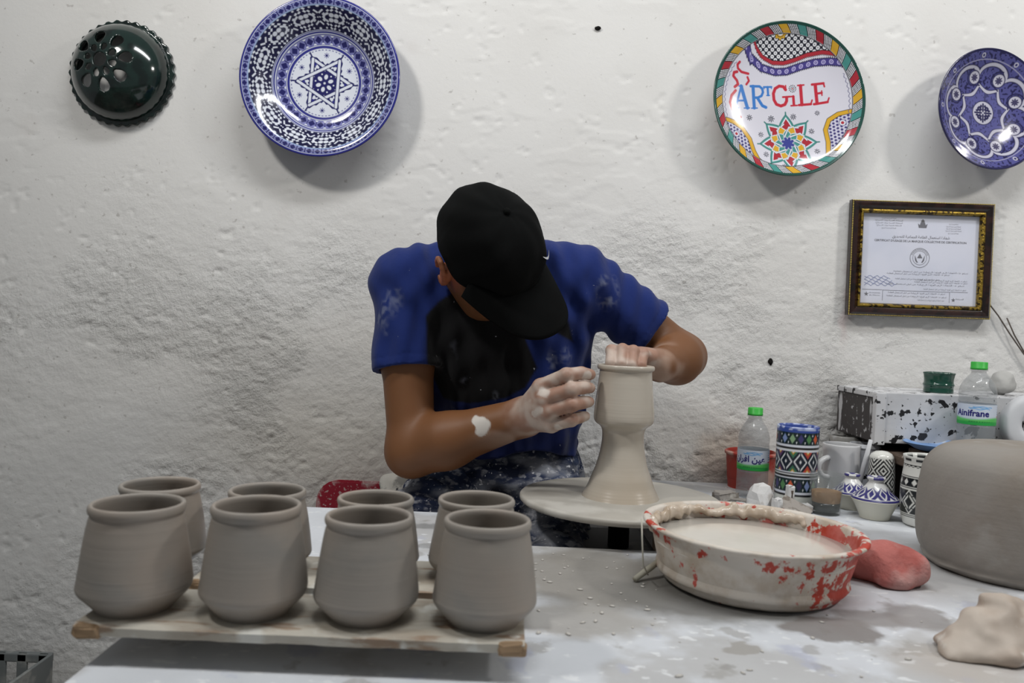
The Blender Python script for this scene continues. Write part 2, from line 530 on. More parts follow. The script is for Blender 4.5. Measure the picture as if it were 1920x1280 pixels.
# ---- back wall: hand-thrown plaster, relief in the mesh
def build_wall():
    h = .0045
    xs = np.concatenate([np.arange(-3.2, -1.9, .05), np.arange(-1.9, 1.9, h), np.arange(1.9, 3.21, .05)])
    zs = np.concatenate([np.arange(FLOOR, -.52, .08), np.arange(-.52, 1.2, h), np.arange(1.2, 2.3, .08)])
    X, Z = np.meshgrid(xs, zs, indexing='ij')
    w = sstep(.70, .22, Z + .42 * (fbm2(X * 2.2, Z * 2.6, 3, 3) - .5) - .05 * X)
    patch = sstep(.40, .58, fbm2(X * 4.3, Z * 5.2, 21, 3))
    w = w * (.36 + .64 * patch) * (1 - .6 * sstep(-.55, -1.0, X) * sstep(.35, .05, Z))
    warp = .012 * (vn2(X * 30, Z * 40, 31) - .5)
    n1 = fbm2((X + warp) * 30, (Z + warp) * 52, 5, 4, .6)
    n2 = fbm2(X * 62, Z * 84, 9, 3, .65)
    n3 = fbm2(X * 9, Z * 15, 13, 3)
    layer = sstep(.48, .52, n1) * .5 + sstep(.57, .6, n1) * .3 + sstep(.39, .42, n1) * .3
    gr = sstep(.2, -.1, Z) * .8
    n4 = vn2(X * 110, Z * 130, 71)
    relief = w * (.0021 * layer + .0048 * (n2 - .5) * (.6 + gr) + .0010 * (n3 - .5) + .0030 * (n4 - .5) * (.5 + gr))
    # smooth upper coat with sparse trowel marks and pocks
    t = fbm2(X * 16, Z * 40, 41, 3)
    sparse = sstep(.55, .72, fbm2(X * 5, Z * 6, 43, 2))
    relief += (1 - w) * (.0007 * sparse * sstep(.5, .56, t) + .0009 * (fbm2(X * 7, Z * 7, 47, 2) - .5))
    pock = sstep(.70, .76, fbm2(X * 38 + 3 * warp, Z * 46, 51, 3, .6)) * sstep(.40, .6, vn2(X * 4, Z * 4, 53))
    relief -= .0030 * pock * (.5 + w)
    relief += .006 * (fbm2(X * 1.1, Z * 1.3, 61, 2) - .5)
    Y = WALL - relief
    V = np.stack([X, Y, Z], -1).reshape(-1, 3)
    nx, nz = len(xs), len(zs)
    i = np.arange(nx - 1)[:, None]; j = np.arange(nz - 1)[None, :]
    a = i * nz + j
    Q = np.stack([a, a + nz, a + nz + 1, a + 1], -1).reshape(-1, 4)
    me = fast_mesh('wall_back', V, Q, True, np.repeat(w.reshape(-1, 1), 3, 1))
    m = mat('white_plaster', (.70, .69, .672), .92, .2,
            layers=[(2.2, 3, (.62, .605, .58), .45, .75, None, .6),
                    (6, 5, (.60, .57, .545), .62, .78, None, .5),
                    (70, 6, (.40, .38, .36), .665, .72, None, .6)],  # dark specks put the shade of small pits into the plaster colour
            bump=[(700, 3, .2, .0006)])
    # fine grit, strong only where the rough coat shows
    nt = m.node_tree; N, L = nt.nodes, nt.links
    b = N['Principled BSDF']; prev = b.inputs['Normal'].links[0].from_socket
    ca = N.new('ShaderNodeVertexColor'); ca.layer_name = 'Col'
    tc = N.new('ShaderNodeTexCoord')
    nz = N.new('ShaderNodeTexNoise'); nz.inputs['Scale'].default_value = 80; nz.inputs['Detail'].default_value = 8; nz.inputs['Roughness'].default_value = .68
    L.new(tc.outputs['Object'], nz.inputs['Vector'])
    ma = N.new('ShaderNodeMath'); ma.operation = 'MULTIPLY_ADD'; ma.inputs[1].default_value = 1.0; ma.inputs[2].default_value = .09
    L.new(ca.outputs['Color'], ma.inputs[0])
    bn = N.new('ShaderNodeBump'); bn.inputs['Distance'].default_value = .0075
    L.new(ma.outputs[0], bn.inputs['Strength']); L.new(nz.outputs['Fac'], bn.inputs['Height']); L.new(prev, bn.inputs['Normal'])
    L.new(bn.outputs[0], b.inputs['Normal'])
    g = lambda px, py: at(px, py, WALL)
    sp = []
    for (px, py, rx, rz, c, a, s) in [(1355, 850, .05, .06, rgb(176, 150, 126), .65, .6), (1340, 880, .06, .04, rgb(175, 150, 140), .5, .6),
                                      (1300, 840, .16, .10, rgb(190, 182, 172), .5, .7), (1590, 560, .012, .08, rgb(185, 150, 150), .4, .7),
                                      (760, 700, .5, .12, rgb(196, 190, 180), .4, .8), (640, 850, .3, .12, rgb(186, 178, 164), .55, .8)]:
        p = g(px, py); sp.append((p.x, WALL, p.z, rx, .3, rz, c, a, s))
    add_spots(m, sp, .02, 14)
    tag(put('wall_back', me, m), kind='structure')

build_wall()
m_floor = mat('concrete_floor', rgb(120, 116, 110), .85, .3, layers=[(5, 5, rgb(165, 160, 150), .4, .7)], bump=[(60, 4, .2, .002)])
tag(put('floor', box_mesh('floor', (-3.2, -1.5, FLOOR - .05), (3.2, WALL + .02, FLOOR)), m_floor), kind='structure')

# ---- work table with a bay for the potter's wheel
m_table = mat('table_paper', rgb(204, 207, 212), .55, .4,
              layers=[(5, 8, rgb(176, 175, 174), .52, .60, (1, 1, 1), .75), (17, 8, rgb(150, 147, 143), .60, .66, (1, .8, 1), .6),
                      (44, 6, rgb(226, 228, 230), .60, .66, (1, 1.6, 1), .7), (12, 6, rgb(172, 177, 198), .60, .68, (1.4, 1, 1), .5)],
              bump=[(45, 5, .3, .002), (220, 4, .2, .0008)], roughvar=(14, .35, .75))
sp = []
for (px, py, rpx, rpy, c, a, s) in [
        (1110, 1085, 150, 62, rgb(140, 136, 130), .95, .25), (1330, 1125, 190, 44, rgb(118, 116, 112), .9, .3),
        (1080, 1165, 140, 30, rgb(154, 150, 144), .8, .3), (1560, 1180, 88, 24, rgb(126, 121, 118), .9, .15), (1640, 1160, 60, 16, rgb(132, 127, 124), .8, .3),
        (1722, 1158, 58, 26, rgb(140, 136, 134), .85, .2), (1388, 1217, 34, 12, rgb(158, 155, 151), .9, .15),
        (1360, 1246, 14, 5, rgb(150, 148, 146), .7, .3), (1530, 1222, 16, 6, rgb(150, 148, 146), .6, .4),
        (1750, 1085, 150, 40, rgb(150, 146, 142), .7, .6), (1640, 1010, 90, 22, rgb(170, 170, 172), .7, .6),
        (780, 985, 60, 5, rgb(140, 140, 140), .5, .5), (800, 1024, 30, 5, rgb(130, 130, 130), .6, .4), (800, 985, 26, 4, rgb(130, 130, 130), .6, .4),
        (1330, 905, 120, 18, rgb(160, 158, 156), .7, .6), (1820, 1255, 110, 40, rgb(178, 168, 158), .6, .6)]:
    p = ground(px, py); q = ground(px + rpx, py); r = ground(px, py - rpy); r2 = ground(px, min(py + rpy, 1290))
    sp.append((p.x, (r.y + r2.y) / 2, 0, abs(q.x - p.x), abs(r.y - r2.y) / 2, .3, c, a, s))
add_spots(m_table, sp, .012, 30)

XN0, XN1, YN, YB = -.045, .27, 1.22, 1.41
def slab(name, poly, z0, z1, bevel=.004):
    bm = bmesh.new()
    vs = [bm.verts.new((x, y, z1)) for x, y in poly]
    f = bm.faces.new(vs)
    r = bmesh.ops.extrude_face_region(bm, geom=[f])
    for v in r['geom']:
        if isinstance(v, bmesh.types.BMVert): v.co.z = z0
    bmesh.ops.recalc_face_normals(bm, faces=bm.faces[:])
    if bevel: bmesh.ops.bevel(bm, geom=bm.edges[:], offset=bevel, segments=2, affect='EDGES')
    return bm_mesh(name, bm)

table = empty('work_table', (0, 0, FLOOR))
tag(table, 'long clay-smeared white work table with a bay cut out for the wheel', 'table')
tp = put('table_top', slab('table_top', [(-.39, .47), (1.75, .47), (1.75, 1.80), (XN1, 1.80), (XN1, YN), (XN0, YN), (XN0, YB), (-.39, YB)], -.035, 0), m_table, table, (0, 0, -FLOOR))
m_leg = mat('table_leg_wood', rgb(120, 104, 88), .8, .3, layers=[(12, 4, rgb(180, 172, 160), .5, .65)], bump=[(60, 4, .3, .002)])
for (x, y) in ((-.34, .53), (-.34, 1.35), (1.68, .53), (1.68, 1.74), (.36, 1.74), (XN0 - .07, 1.35)):
    put('leg', box_mesh('leg', (x - .03, y - .03, 0), (x + .03, y + .03, -FLOOR - .035), .004), m_leg, table)

# grey slatted crate on the floor by the wall
m_crate = mat('grey_crate_plastic', rgb(112, 116, 116), .6, .4, layers=[(20, 4, rgb(150, 150, 146), .5, .7)])
cp = at(40, 1245, 1.62)
crate = empty('plastic_crate', (cp.x - .235, 1.66, FLOOR))
tag(crate, 'grey slatted plastic crate on the floor at the lower left', 'crate')
top = cp.z - FLOOR - .045
for s_ in (0, 1):
    for k in range(9):
        x = -.2 + k * .0475
        put('slat', box_mesh('slat', (x, -.12 + s_ * .232, .02), (x + .022, -.112 + s_ * .232, top), .002), m_crate, crate)
    put('rim', box_mesh('rim', (-.205, -.124 + s_ * .236, top - .02), (.207, -.108 + s_ * .236, top), .003), m_crate, crate)
    put('end_panel', box_mesh('end_panel', (-.208 + s_ * .41, -.12, .0), (-.2 + s_ * .41, .12, top), .002), m_crate, crate)
put('bottom', box_mesh('bottom', (-.205, -.12, 0), (.207, .125, .02), .003), m_crate, crate)

# dark-coloured blobs stand in for the shade inside wall holes; loose wires
m_dark = mat('dark_hole', rgb(26, 24, 23), .9, .2)
def rough_blob(name, r, seed, amp=.3, n=3):
    bm = bmesh.new(); bmesh.ops.create_icosphere(bm, subdivisions=n, radius=1)
    for v in bm.verts:
        p = np.array(v.co)
        k = 1 + amp * (float(vn3(*(p * 1.6 + 9 + seed), seed)) - .5) * 2 + amp * .5 * (float(vn3(*(p * 4 + 9), seed)) - .5)
        v.co = Vector((p[0] * r[0] * k, p[1] * r[1] * k, p[2] * r[2] * k))
    return bm_mesh(name, bm, True)
p = at(1121, 53, WALL - .001)
tag(put('wall_hole_blob', rough_blob('wall_hole_blob', (.007, .004, .005), 2), m_dark, None, p), 'small dark blob standing for a nail hole high on the wall above the cap', 'wall hole')
p = at(1445, 678, WALL - .001)
tag(put('wall_hole_blob', rough_blob('wall_hole_blob', (.006, .004, .007), 5), m_dark, None, p), 'small dark blob standing for a hole in the wall left of the speckled ledge', 'wall hole')
m_wire = mat('thin_wire', rgb(88, 80, 74), .6, .4)
for (pts, lab) in (([(1856, 571), (1872, 592), (1893, 625), (1920, 664), (1950, 700)], 'thin dark wire hanging from the corner of the framed certificate'),
                   ([(1888, 596), (1902, 628), (1925, 668), (1955, 705)], 'shorter thin dark wire leaning on the wall at the right edge')):
    P = [at(x, y, WALL - .008 - .002 * i) for i, (x, y) in enumerate(pts)]
    tag(put('wire', tube_mesh('wire', P, .0016, 6), m_wire), lab, 'wire')
# ================================================================== painted plates on the wall
def paint(c, m, col):
    c += np.clip(m, 0, 1)[:, None] * (np.array(col) - c)
def band(d, w, aa=.006):
    return np.clip((w - d) / aa + .5, 0, 1)
def segd(x, y, a, b):
    ax, ay = a; bx, by = b
    dx, dy = bx - ax, by - ay
    t = np.clip(((x - ax) * dx + (y - ay) * dy) / (dx * dx + dy * dy + 1e-12), 0, 1)
    return np.hypot(x - ax - t * dx, y - ay - t * dy)
def polyd(x, y, pts):
    d = np.full(x.shape, 1e6)
    for a, b in zip(pts[:-1], pts[1:]): d = np.minimum(d, segd(x, y, a, b))
    return d
def inpoly(x, y, pts):
    r = np.zeros(x.shape, bool)
    n = len(pts)
    for i in range(n):
        (x0, y0), (x1, y1) = pts[i], pts[(i + 1) % n]
        c = ((y0 > y) != (y1 > y)) & (x < (x1 - x0) * (y - y0) / (y1 - y0 + 1e-12) + x0)
        r ^= c
    return r
def frac(v): return v - np.floor(v)

NAVY = rgb(30, 30, 92); INK = rgb(22, 22, 60); BLUE = rgb(42, 44, 128); GLAZE = rgb(214, 218, 228)
TEAL = rgb(72, 140, 134); CRIM = rgb(166, 44, 56); YEL = rgb(206, 160, 48); LETB = rgb(58, 118, 190); LETR = rgb(184, 44, 60); GREEN = rgb(34, 74, 66)

def col_bowl(T, R, Z, S, R0=.1755):
    r = R / R0; n = len(r)
    x = r * np.cos(T); y = r * np.sin(T)
    c = np.tile(np.array(GLAZE), (n, 1))
    # --- floor: six-pointed star
    tip = [(.345 * math.cos(math.radians(a)), .345 * math.sin(math.radians(a))) for a in (0, 60, 120, 180, 240, 300)]
    ring = np.abs(r - .425)
    paint(c, band(ring, .005) * (np.sin(T * 60) > -.3), BLUE)
    for k in range(6):
        a = math.radians(60 * k)
        e = (.43 * math.cos(a), .43 * math.sin(a))
        paint(c, band(segd(x, y, tip[k], e), .010), NAVY)
        b = math.radians(60 * k + 30)
        q = (.355 * math.cos(b), .355 * math.sin(b))
        for j in range(4):
            g = math.radians(45 * j)
            paint(c, band(segd(x, y, (q[0] - .033 * math.cos(g), q[1] - .033 * math.sin(g)), (q[0] + .033 * math.cos(g), q[1] + .033 * math.sin(g))), .004), BLUE)
        paint(c, band(np.hypot(x - q[0], y - q[1]), .012), NAVY)
    tri = [(tip[0], tip[2], tip[4]), (tip[1], tip[3], tip[5])]
    edges = [(t[i], t[(i + 1) % 3]) for t in tri for i in range(3)]
    d = np.full(n, 9.0)
    for a, b in edges: d = np.minimum(d, segd(x, y, a, b))
    # scalloped outline outside the star, then double line bands
    paint(c, band(d, .036 + .007 * np.sin(np.arctan2(y, x) * 30)), NAVY)
    hexr = np.max(np.stack([np.abs(x * math.cos(q) + y * math.sin(q)) for q in np.radians([30, 90, 150])]), 0)
    inner = band(hexr, .155)
    paint(c, inner, NAVY)
    for k in range(6):
        a = math.radians(60 * k + 20)
        u = x * math.cos(a) + y * math.sin(a); v = -x * math.sin(a) + y * math.cos(a)
        paint(c, band(np.hypot((u - .082) / 1.35, v), .024), GLAZE)
        a = math.radians(60 * k + 50)
        paint(c, band(np.hypot(x - .12 * math.cos(a), y - .12 * math.sin(a)), .010), GLAZE)
    paint(c, band(r, .014), GLAZE)
    for a, b in edges:
        dd = segd(x, y, a, b)
        paint(c, band(dd, .026), NAVY)
        paint(c, band(dd, .017), GLAZE)
    for t in range(6):
        q = (.27 * math.cos(math.radians(60 * t)), .27 * math.sin(math.radians(60 * t)))
        paint(c, band(np.hypot(x - q[0], y - q[1]), .02) * (d > .028), BLUE)
    # --- rings and bands
    def rg(a, b, col): paint(c, band(np.abs(r - (a + b) / 2), (b - a) / 2), col)
    rg(.445, .478, BLUE); rg(.487, .495, BLUE)
    m = (r > .497) & (r < .60)
    u = frac(T * 30 / (2 * math.pi)) - .5; v = (r - .548) / .10
    paint(c, m * 1.0, rgb(116, 118, 172))
    paint(c, m * band(np.abs(u) * 1.0 + np.abs(v) * .9, .40, .06), NAVY)
    paint(c, m * band(np.abs(np.abs(u) - .5) + (.5 - np.abs(v)) * .9, .20, .06), GLAZE)
    paint(c, m * band(np.abs(np.abs(u) - .5), .05, .05) * (np.abs(v) < .32), NAVY)
    rg(.600, .612, BLUE); rg(.622, .655, BLUE); rg(.640, .646, GLAZE)
    # --- deep wall
    m = ((r > .66) & (r < .905)) * 1.0
    paint(c, m, INK)
    N = 13
    U = T * N / (2 * math.pi); v = (r - .66) / .245
    fu = frac(U + .5) - .5; fb = frac(U) - .5
    stair = .05 * np.sign(np.sin((np.abs(fu) - np.abs(v - .5)) * 22))
    dA = np.abs(fu) + np.abs(v - .5) * .9 + stair
    paint(c, m * band(np.abs(dA - .40), .045, .03), GLAZE)
    lob = np.minimum(np.hypot(np.abs(fu) - .085, np.abs(v - .5) - .10), 9)
    paint(c, m * band(lob, .082, .03), GLAZE)
    dB = np.abs(np.abs(fb) - np.abs(v - .5) * .9)
    st2 = np.abs(fb) + np.abs(v - .5) * .9
    paint(c, m * band(np.abs(dB - .13), .04, .03) * (st2 > .16) * (st2 < .42), GLAZE)
    paint(c, m * band(np.hypot(fb, np.abs(v - .5) - .46), .05, .03), GLAZE)
    paint(c, m * band(np.hypot(np.abs(fu) - .25, np.abs(v - .5) - .43), .035, .03), GLAZE)
    rg(.900, .915, rgb(150, 170, 205))
    # --- rim
    m = ((r > .915) & (r < .975)) * 1.0
    paint(c, m, rgb(132, 136, 184))
    u = frac(T * 56 / (2 * math.pi)) - .5; v = (r - .945) / .06
    paint(c, m * band(np.abs(u) * 1.1 + np.abs(v) * .8, .42, .08), NAVY)
    paint(c, m * band(np.abs(np.abs(u) - .5), .07, .06), NAVY)
    rg(.970, .978, BLUE); rg(.978, .986, GLAZE)
    paint(c, (r > .986) * 1.0, BLUE)
    return c

def zp(px, py): return ((px - 678) / 540, (620 - py) / 540)   # coordinates measured on a close-up of the plate
def col_argile(T, R, Z, S, R0=.172):
    r = R / R0; n = len(r)
    x = r * np.cos(T); y = r * np.sin(T)
    c = np.tile(np.array(rgb(206, 204, 214)), (n, 1))
    X = x * 540 + 678; Y = 620 - y * 540
    BLK = rgb(30, 30, 34)
    # upper field
    cx = [380, 450, 480, 530, 600, 680, 760, 850, 950, 1010, 1100]; cy = [60, 165, 230, 290, 325, 330, 310, 280, 270, 282, 310]
    low = np.interp(X, cx, cy)
    px_ = [330, 395, 440, 520, 620, 700, 800, 900, 1000, 1080, 1160]; py_ = [110, 225, 310, 375, 405, 402, 372, 350, 350, 366, 400]
    pur = np.interp(X, px_, py_)
    slope = np.gradient(np.interp(np.arange(300, 1200), px_, py_)); sl = np.interp(X, np.arange(300, 1200), slope)
    k = 1 / np.sqrt(1 + sl * sl)
    dl = (Y - low) * k; dp = (Y - pur) * k
    top = (r < .87)
    chk = top & (dl < 0)
    a = (X + Y) / 46; b = (X - Y) / 46
    paint(c, chk * 1.0, rgb(30, 32, 44))
    e = np.hypot(frac(a) - .5, frac(b) - .5)
    paint(c, chk * band(e, .40, .1), rgb(222, 222, 226)); paint(c, chk * band(e, .12, .1), BLK)
    tooth = 4 * np.sin(X * .5)
    paint(c, top * band(np.abs(dl - 14), 15, 3), CRIM)
    paint(c, top * band(np.abs(dl), 2.5 + 0 * X, 2), BLK)
    paint(c, top * band(np.abs(dl - 30 - tooth), 3, 3), rgb(60, 20, 30))
    paint(c, top * band(np.abs(dp), 29 + tooth, 3), rgb(36, 32, 70))
    paint(c, top * band(np.abs(dp), 21, 3), rgb(70, 62, 128))
    U = X / 52
    sw = np.abs(np.hypot((frac(U) - .5) * 52, dp) - 12)
    paint(c, top * band(sw, 3, 3) * (np.abs(dp) < 20), rgb(180, 172, 214))
    paint(c, top * band(np.hypot((frac(U) - .5) * 52, dp), 4, 3), rgb(180, 172, 214))
    fl = np.hypot(X - 650, Y - 142); ang = np.arctan2(Y - 142, X - 650)
    paint(c, top * band(fl, 48 + 5 * np.sin(ang * 9), 3), BLK); paint(c, top * band(fl, 44 + 5 * np.sin(ang * 9), 3), YEL)
    paint(c, top * band(np.abs(fl - 30), 2, 2), BLK)
    paint(c, band(fl, 22, 3), GLAZE); paint(c, band(fl, 13, 3), TEAL); paint(c, band(fl, 5, 3), BLK)
    # paisley corners
    L = [(190, 748), (240, 745), (290, 760), (350, 800), (400, 880), (418, 970), (440, 1030), (490, 1085)]
    Rr = [(1180, 716), (1120, 712), (1050, 722), (985, 760), (955, 830), (962, 920), (950, 1000), (920, 1075)]
    for P, far, fx, fy in ((L, [(440, 1180), (100, 1100), (120, 748)], 300, 845), (Rr, [(1000, 1180), (1300, 1000), (1260, 716)], 1072, 788)):
        m = inpoly(X, Y, P + far) & top
        paint(c, m * 1.0, rgb(196, 194, 212))
        u = X / 25; v = Y / 25 + .5 * (np.floor(u) % 2)
        paint(c, m * band(np.hypot(frac(u) - .5, frac(v) - .5), .40 - .1 * vn2(X / 9, Y / 9, 4), .12), rgb(64, 58, 112))
        d = polyd(X, Y, P)
        paint(c, top * band(d, 17, 3), BLK)
        paint(c, top * band(d, 13, 3), YEL)
        e = np.hypot(X - fx, Y - fy)
        paint(c, band(e, 24, 3), rgb(70, 60, 110)); paint(c, band(e, 20, 3), GLAZE); paint(c, band(e, 11, 3), CRIM)
    # lace along the border
    lace = (r < .87) & (r > .80) & (((Y > 300) & (Y < 735)) & ((X < 330) | (X > 1090)))
    paint(c, lace * band(np.abs(r - .845 + .018 * np.abs(np.sin(T * 40))), .004, .006), rgb(80, 80, 120))
    # interlaced rosette
    ax, ay = 680, 915
    dx, dy = X - ax, Y - ay
    rr = np.hypot(dx, dy) / 205; th = np.arctan2(dy, dx) + math.pi / 2
    f8 = np.abs(frac(th / (math.pi / 4) + .5) - .5) * 2           # 0 at tips, 1 between
    star = .70 * math.cos(math.pi / 8) / np.cos((f8) * math.pi / 8 - 0) * 0 + (1.02 - .36 * f8 ** .8)
    paint(c, band(rr, star + .03, .03), rgb(60, 120, 116)); paint(c, band(rr, star - .02, .02), TEAL)
    paint(c, band(rr, star - .085, .02), GLAZE)
    kite = band(rr, star - .15, .02)
    paint(c, kite, CRIM)
    g8 = np.abs(frac(th / (math.pi / 4)) - .5) * 2
    st2 = .62 - .22 * g8
    paint(c, band(rr, st2 + .04, .02), GLAZE); paint(c, band(rr, st2, .02), YEL)
    st3 = .47 - .14 * f8
    paint(c, band(rr, st3 + .03, .02), GLAZE); paint(c, band(rr, st3, .02), TEAL)
    st4 = .30 - .16 * g8
    paint(c, band(rr, st4 + .03, .02), GLAZE); paint(c, band(rr, st4, .02), rgb(60, 66, 140))
    for k_ in range(8):
        a = k_ * math.pi / 4 + .39
        p0 = (ax + 50 * math.cos(a), ay + 50 * math.sin(a)); p1 = (ax + 118 * math.cos(a + .55), ay + 118 * math.sin(a + .55)); p2 = (ax + 140 * math.cos(a + 1.05), ay + 140 * math.sin(a + 1.05))
        d = polyd(X, Y, [p0, p1, p2])
        paint(c, band(d, 6.5, 3) * (rr < star - .1), BLK); paint(c, band(d, 4.5, 3) * (rr < star - .1), GLAZE)
    for k_ in range(8):
        a = k_ * math.pi / 4 - math.pi / 2
        paint(c, band(polyd(X, Y, [(ax + 200 * math.cos(a), ay + 200 * math.sin(a)), (ax + 224 * math.cos(a), ay + 224 * math.sin(a))]), 5, 3), rgb(60, 120, 116))
    for (sx, sy, s) in [(412, 725, 22), (573, 735, 24), (735, 725, 22), (908, 705, 18), (488, 848, 20), (858, 835, 20), (508, 995, 20), (878, 985, 20), (630, 1090, 20), (790, 1090, 20)]:
        e = np.hypot(X - sx, Y - sy); an = np.arctan2(Y - sy, X - sx)
        paint(c, band(e, s * (.45 + .55 * (np.cos(an * 8) > .1)), 3) * (e > 5), rgb(50, 50, 66))
    # lettering ARtGiLE
    def st(pts, w, col): paint(c, band(polyd(X, Y, pts), w, 3), col)
    B, Rd = LETB, LETR
    st([(312, 655), (362, 505)], 8, B); st([(362, 503), (402, 655)], 13, B); st([(330, 605), (390, 603)], 7, B)
    st([(298, 658), (334, 656)], 5, B); st([(378, 657), (418, 655)], 5, B); st([(345, 503), (372, 503)], 5, B)
    st([(452, 503), (454, 655)], 12, B); st([(434, 502), (500, 503), (520, 520), (524, 545), (512, 570), (485, 582), (456, 582)], 9, B)
    st([(482, 585), (515, 640), (540, 652)], 11, B); st([(434, 657), (476, 656)], 5, B)
    st([(532, 508), (588, 508)], 7, B); st([(560, 508), (561, 566)], 8, B); st([(534, 508), (534, 520)], 4, B); st([(587, 508), (587, 520)], 4, B); st([(550, 568), (572, 568)], 4, B)
    st([(690, 530), (675, 508), (645, 503), (615, 520), (600, 555), (602, 600), (618, 632), (650, 645), (680, 635), (694, 610), (695, 585)], 11, Rd)
    st([(668, 582), (718, 580)], 7, Rd); st([(692, 500), (692, 535)], 5, Rd)
    st([(744, 580), (745, 640)], 10, Rd); st([(724, 580), (748, 578)], 6, Rd); st([(724, 645), (768, 644)], 6, Rd)
    e = np.hypot(X - 741, Y - 524); an = np.arctan2(Y - 524, X - 741)
    paint(c, band(e, 24 + 4 * np.sign(np.sin(an * 12)), 3), BLK); paint(c, band(e, 19, 3), GLAZE); paint(c, band(np.abs(e - 12), 2, 2), BLK); paint(c, band(e, 6, 3), CRIM)
    st([(800, 505), (803, 640)], 12, Rd); st([(780, 502), (824, 500)], 6, Rd); st([(782, 642), (868, 638)], 9, Rd); st([(868, 638), (878, 610)], 6, Rd)
    st([(905, 505), (912, 635)], 12, Rd); st([(882, 500), (962, 496)], 9, Rd); st([(962, 496), (968, 520)], 6, Rd); st([(908, 566), (948, 562)], 8, Rd); st([(948, 548), (949, 580)], 5, Rd)
    st([(890, 640), (985, 630)], 9, Rd); st([(985, 630), (996, 602)], 6, Rd)
    st([(352, 340), (335, 358), (338, 382), (365, 405), (418, 416)], 9, Rd)
    st([(332, 406), (308, 412), (302, 436), (330, 465), (338, 490), (312, 510)], 10, Rd)
    st([(412, 440), (422, 465), (402, 490)], 8, Rd)
    st([(318, 535), (285, 570), (270, 620), (285, 670), (312, 705), (344, 722)], 10, Rd)
    # border of coloured tiles and hatching
    paint(c, band(np.abs(r - .868), .005), BLK)
    m = ((r > .875) & (r < .968)) * 1.0
    paint(c, m, rgb(214, 214, 220))
    U = (math.pi / 2 - T) / (2 * math.pi) * 24 + .25 + (r - .92) * 3.5
    blk = frac(U); idx = np.floor(U).astype(int) % 3
    for q, cc in enumerate((YEL, TEAL, CRIM)):
        paint(c, m * ((idx == q) & (blk < .5)), cc)
    paint(c, m * (blk > .5) * (np.sin((blk - .5) * 2 * math.pi * 10 + 1.5) > .1), BLK)
    paint(c, m * band(np.minimum(np.abs(blk), np.abs(blk - .5)), .03, .03), BLK)
    paint(c, (r > .968) * 1.0, GREEN)
    return c

def col_plate3(T, R, Z, S, R0=.1345):
    r = R / R0; n = len(r)
    x = r * np.cos(T); y = r * np.sin(T)
    PUR = rgb(78, 78, 134); DK = rgb(34, 32, 74); W = rgb(184, 182, 196)
    c = np.tile(np.array(PUR), (n, 1))
    paint(c, sstep(.60, .70, vn2(x * 40, y * 40, 6)), DK)
    T0 = T - .2
    f = frac(T0 * 8 / (2 * math.pi)) * 2 - 1            # -1..1 inside a sector, tips at the ends
    rho = .365 + .105 * f * f                           # concave eight-pointed star
    rho2 = .60 + .19 * np.sqrt(np.clip(1 - (f * .98) ** 2, 0, 1))
    paint(c, (r < rho) * .25, rgb(104, 104, 160))
    paint(c, band(np.abs(r - rho2) / (1 + .9 * np.abs(f) ** 5), .040, .012), DK); paint(c, band(np.abs(r - rho2) / (1 + .9 * np.abs(f) ** 5), .024, .012), W)
    paint(c, band(np.abs(r - rho), .040, .012), DK); paint(c, band(np.abs(r - rho), .026, .012), W)
    for k in range(8):
        a = k * math.pi / 4 + .2
        tip = (.465 * math.cos(a), .465 * math.sin(a))
        q = (.600 * math.cos(a + .16), .600 * math.sin(a + .16))
        arc = [(q[0] + .135 * math.cos(b), q[1] + .135 * math.sin(b)) for b in np.linspace(a + math.pi - .6, a + math.pi - 2.9, 10)]
        paint(c, band(polyd(x, y, [tip] + arc), .012, .012), DK)
        e = np.hypot(x - q[0], y - q[1]); an = np.arctan2(y - q[1], x - q[0])
        paint(c, band(e, .112, .012), DK); paint(c, band(e, .096, .012), W)
        paint(c, band(e, .035 + .030 * np.abs(np.cos(an * 4)), .012), rgb(64, 60, 92))
    paint(c, band(r, .205, .012), DK); paint(c, band(r, .19, .012), W)
    for s in (-1, 1):
        for q in (-.11, -.055, .0, .055, .11):
            paint(c, band(segd(x, y, (q, s * .03), (q * .7, s * (.15 - abs(q) * .5))), .015, .012), DK)
            paint(c, band(segd(x, y, (s * .03, q), (s * (.15 - abs(q) * .5), q * .7)), .015, .012), DK)
    paint(c, band(np.abs(r - .845), .007, .01), rgb(150, 148, 176))
    m = (r > .85) & (r < .965)
    u = frac(T * 9 / (2 * math.pi)) - .5
    e = np.hypot(u * .62, r - .905)
    paint(c, m * band(np.abs(e - .028), .008, .01), W); paint(c, m * band(e, .012, .01), DK)
    paint(c, (r > .968) * 1.0, DK)
    return c

m_glaze = mat('painted_glaze', rough=.16, spec=.5, attr=True, coat=.6, bump=[(70, 3, .12, .0008)])
m_glaze_soft = mat('painted_glaze_dull', rough=.28, spec=.5, attr=True, coat=.3, bump=[(90, 3, .15, .0008)])

def hang(name, mesh, m, px, py, d, tiltx, tiltz, spin, label, cat):
    p = at(px, py, d)
    o = put(name, mesh, m, None, p)
    o.rotation_euler = (Matrix.Rotation(math.radians(tiltz), 3, 'Z') @ Matrix.Rotation(math.pi / 2 + math.radians(tiltx), 3, 'X') @ Matrix.Rotation(math.radians(spin), 3, 'Z')).to_euler()
    return tag(o, label, cat)

def dish_profile(keys, back, n):
    """dense front profile between (r, z) keys, then the back"""
    k = np.array(keys)
    s = np.concatenate([[0], np.cumsum(np.hypot(*np.diff(k, axis=0).T))])
    t = np.linspace(0, s[-1], n)
    f = smooth_profile(keys, 12)
    fs = np.concatenate([[0], np.cumsum(np.hypot(*np.diff(f, axis=0).T))])
    t = np.linspace(0, fs[-1], n)
    front = np.stack([np.interp(t, fs, f[:, 0]), np.interp(t, fs, f[:, 1])], -1)
    return np.vstack([front, np.array(back)])

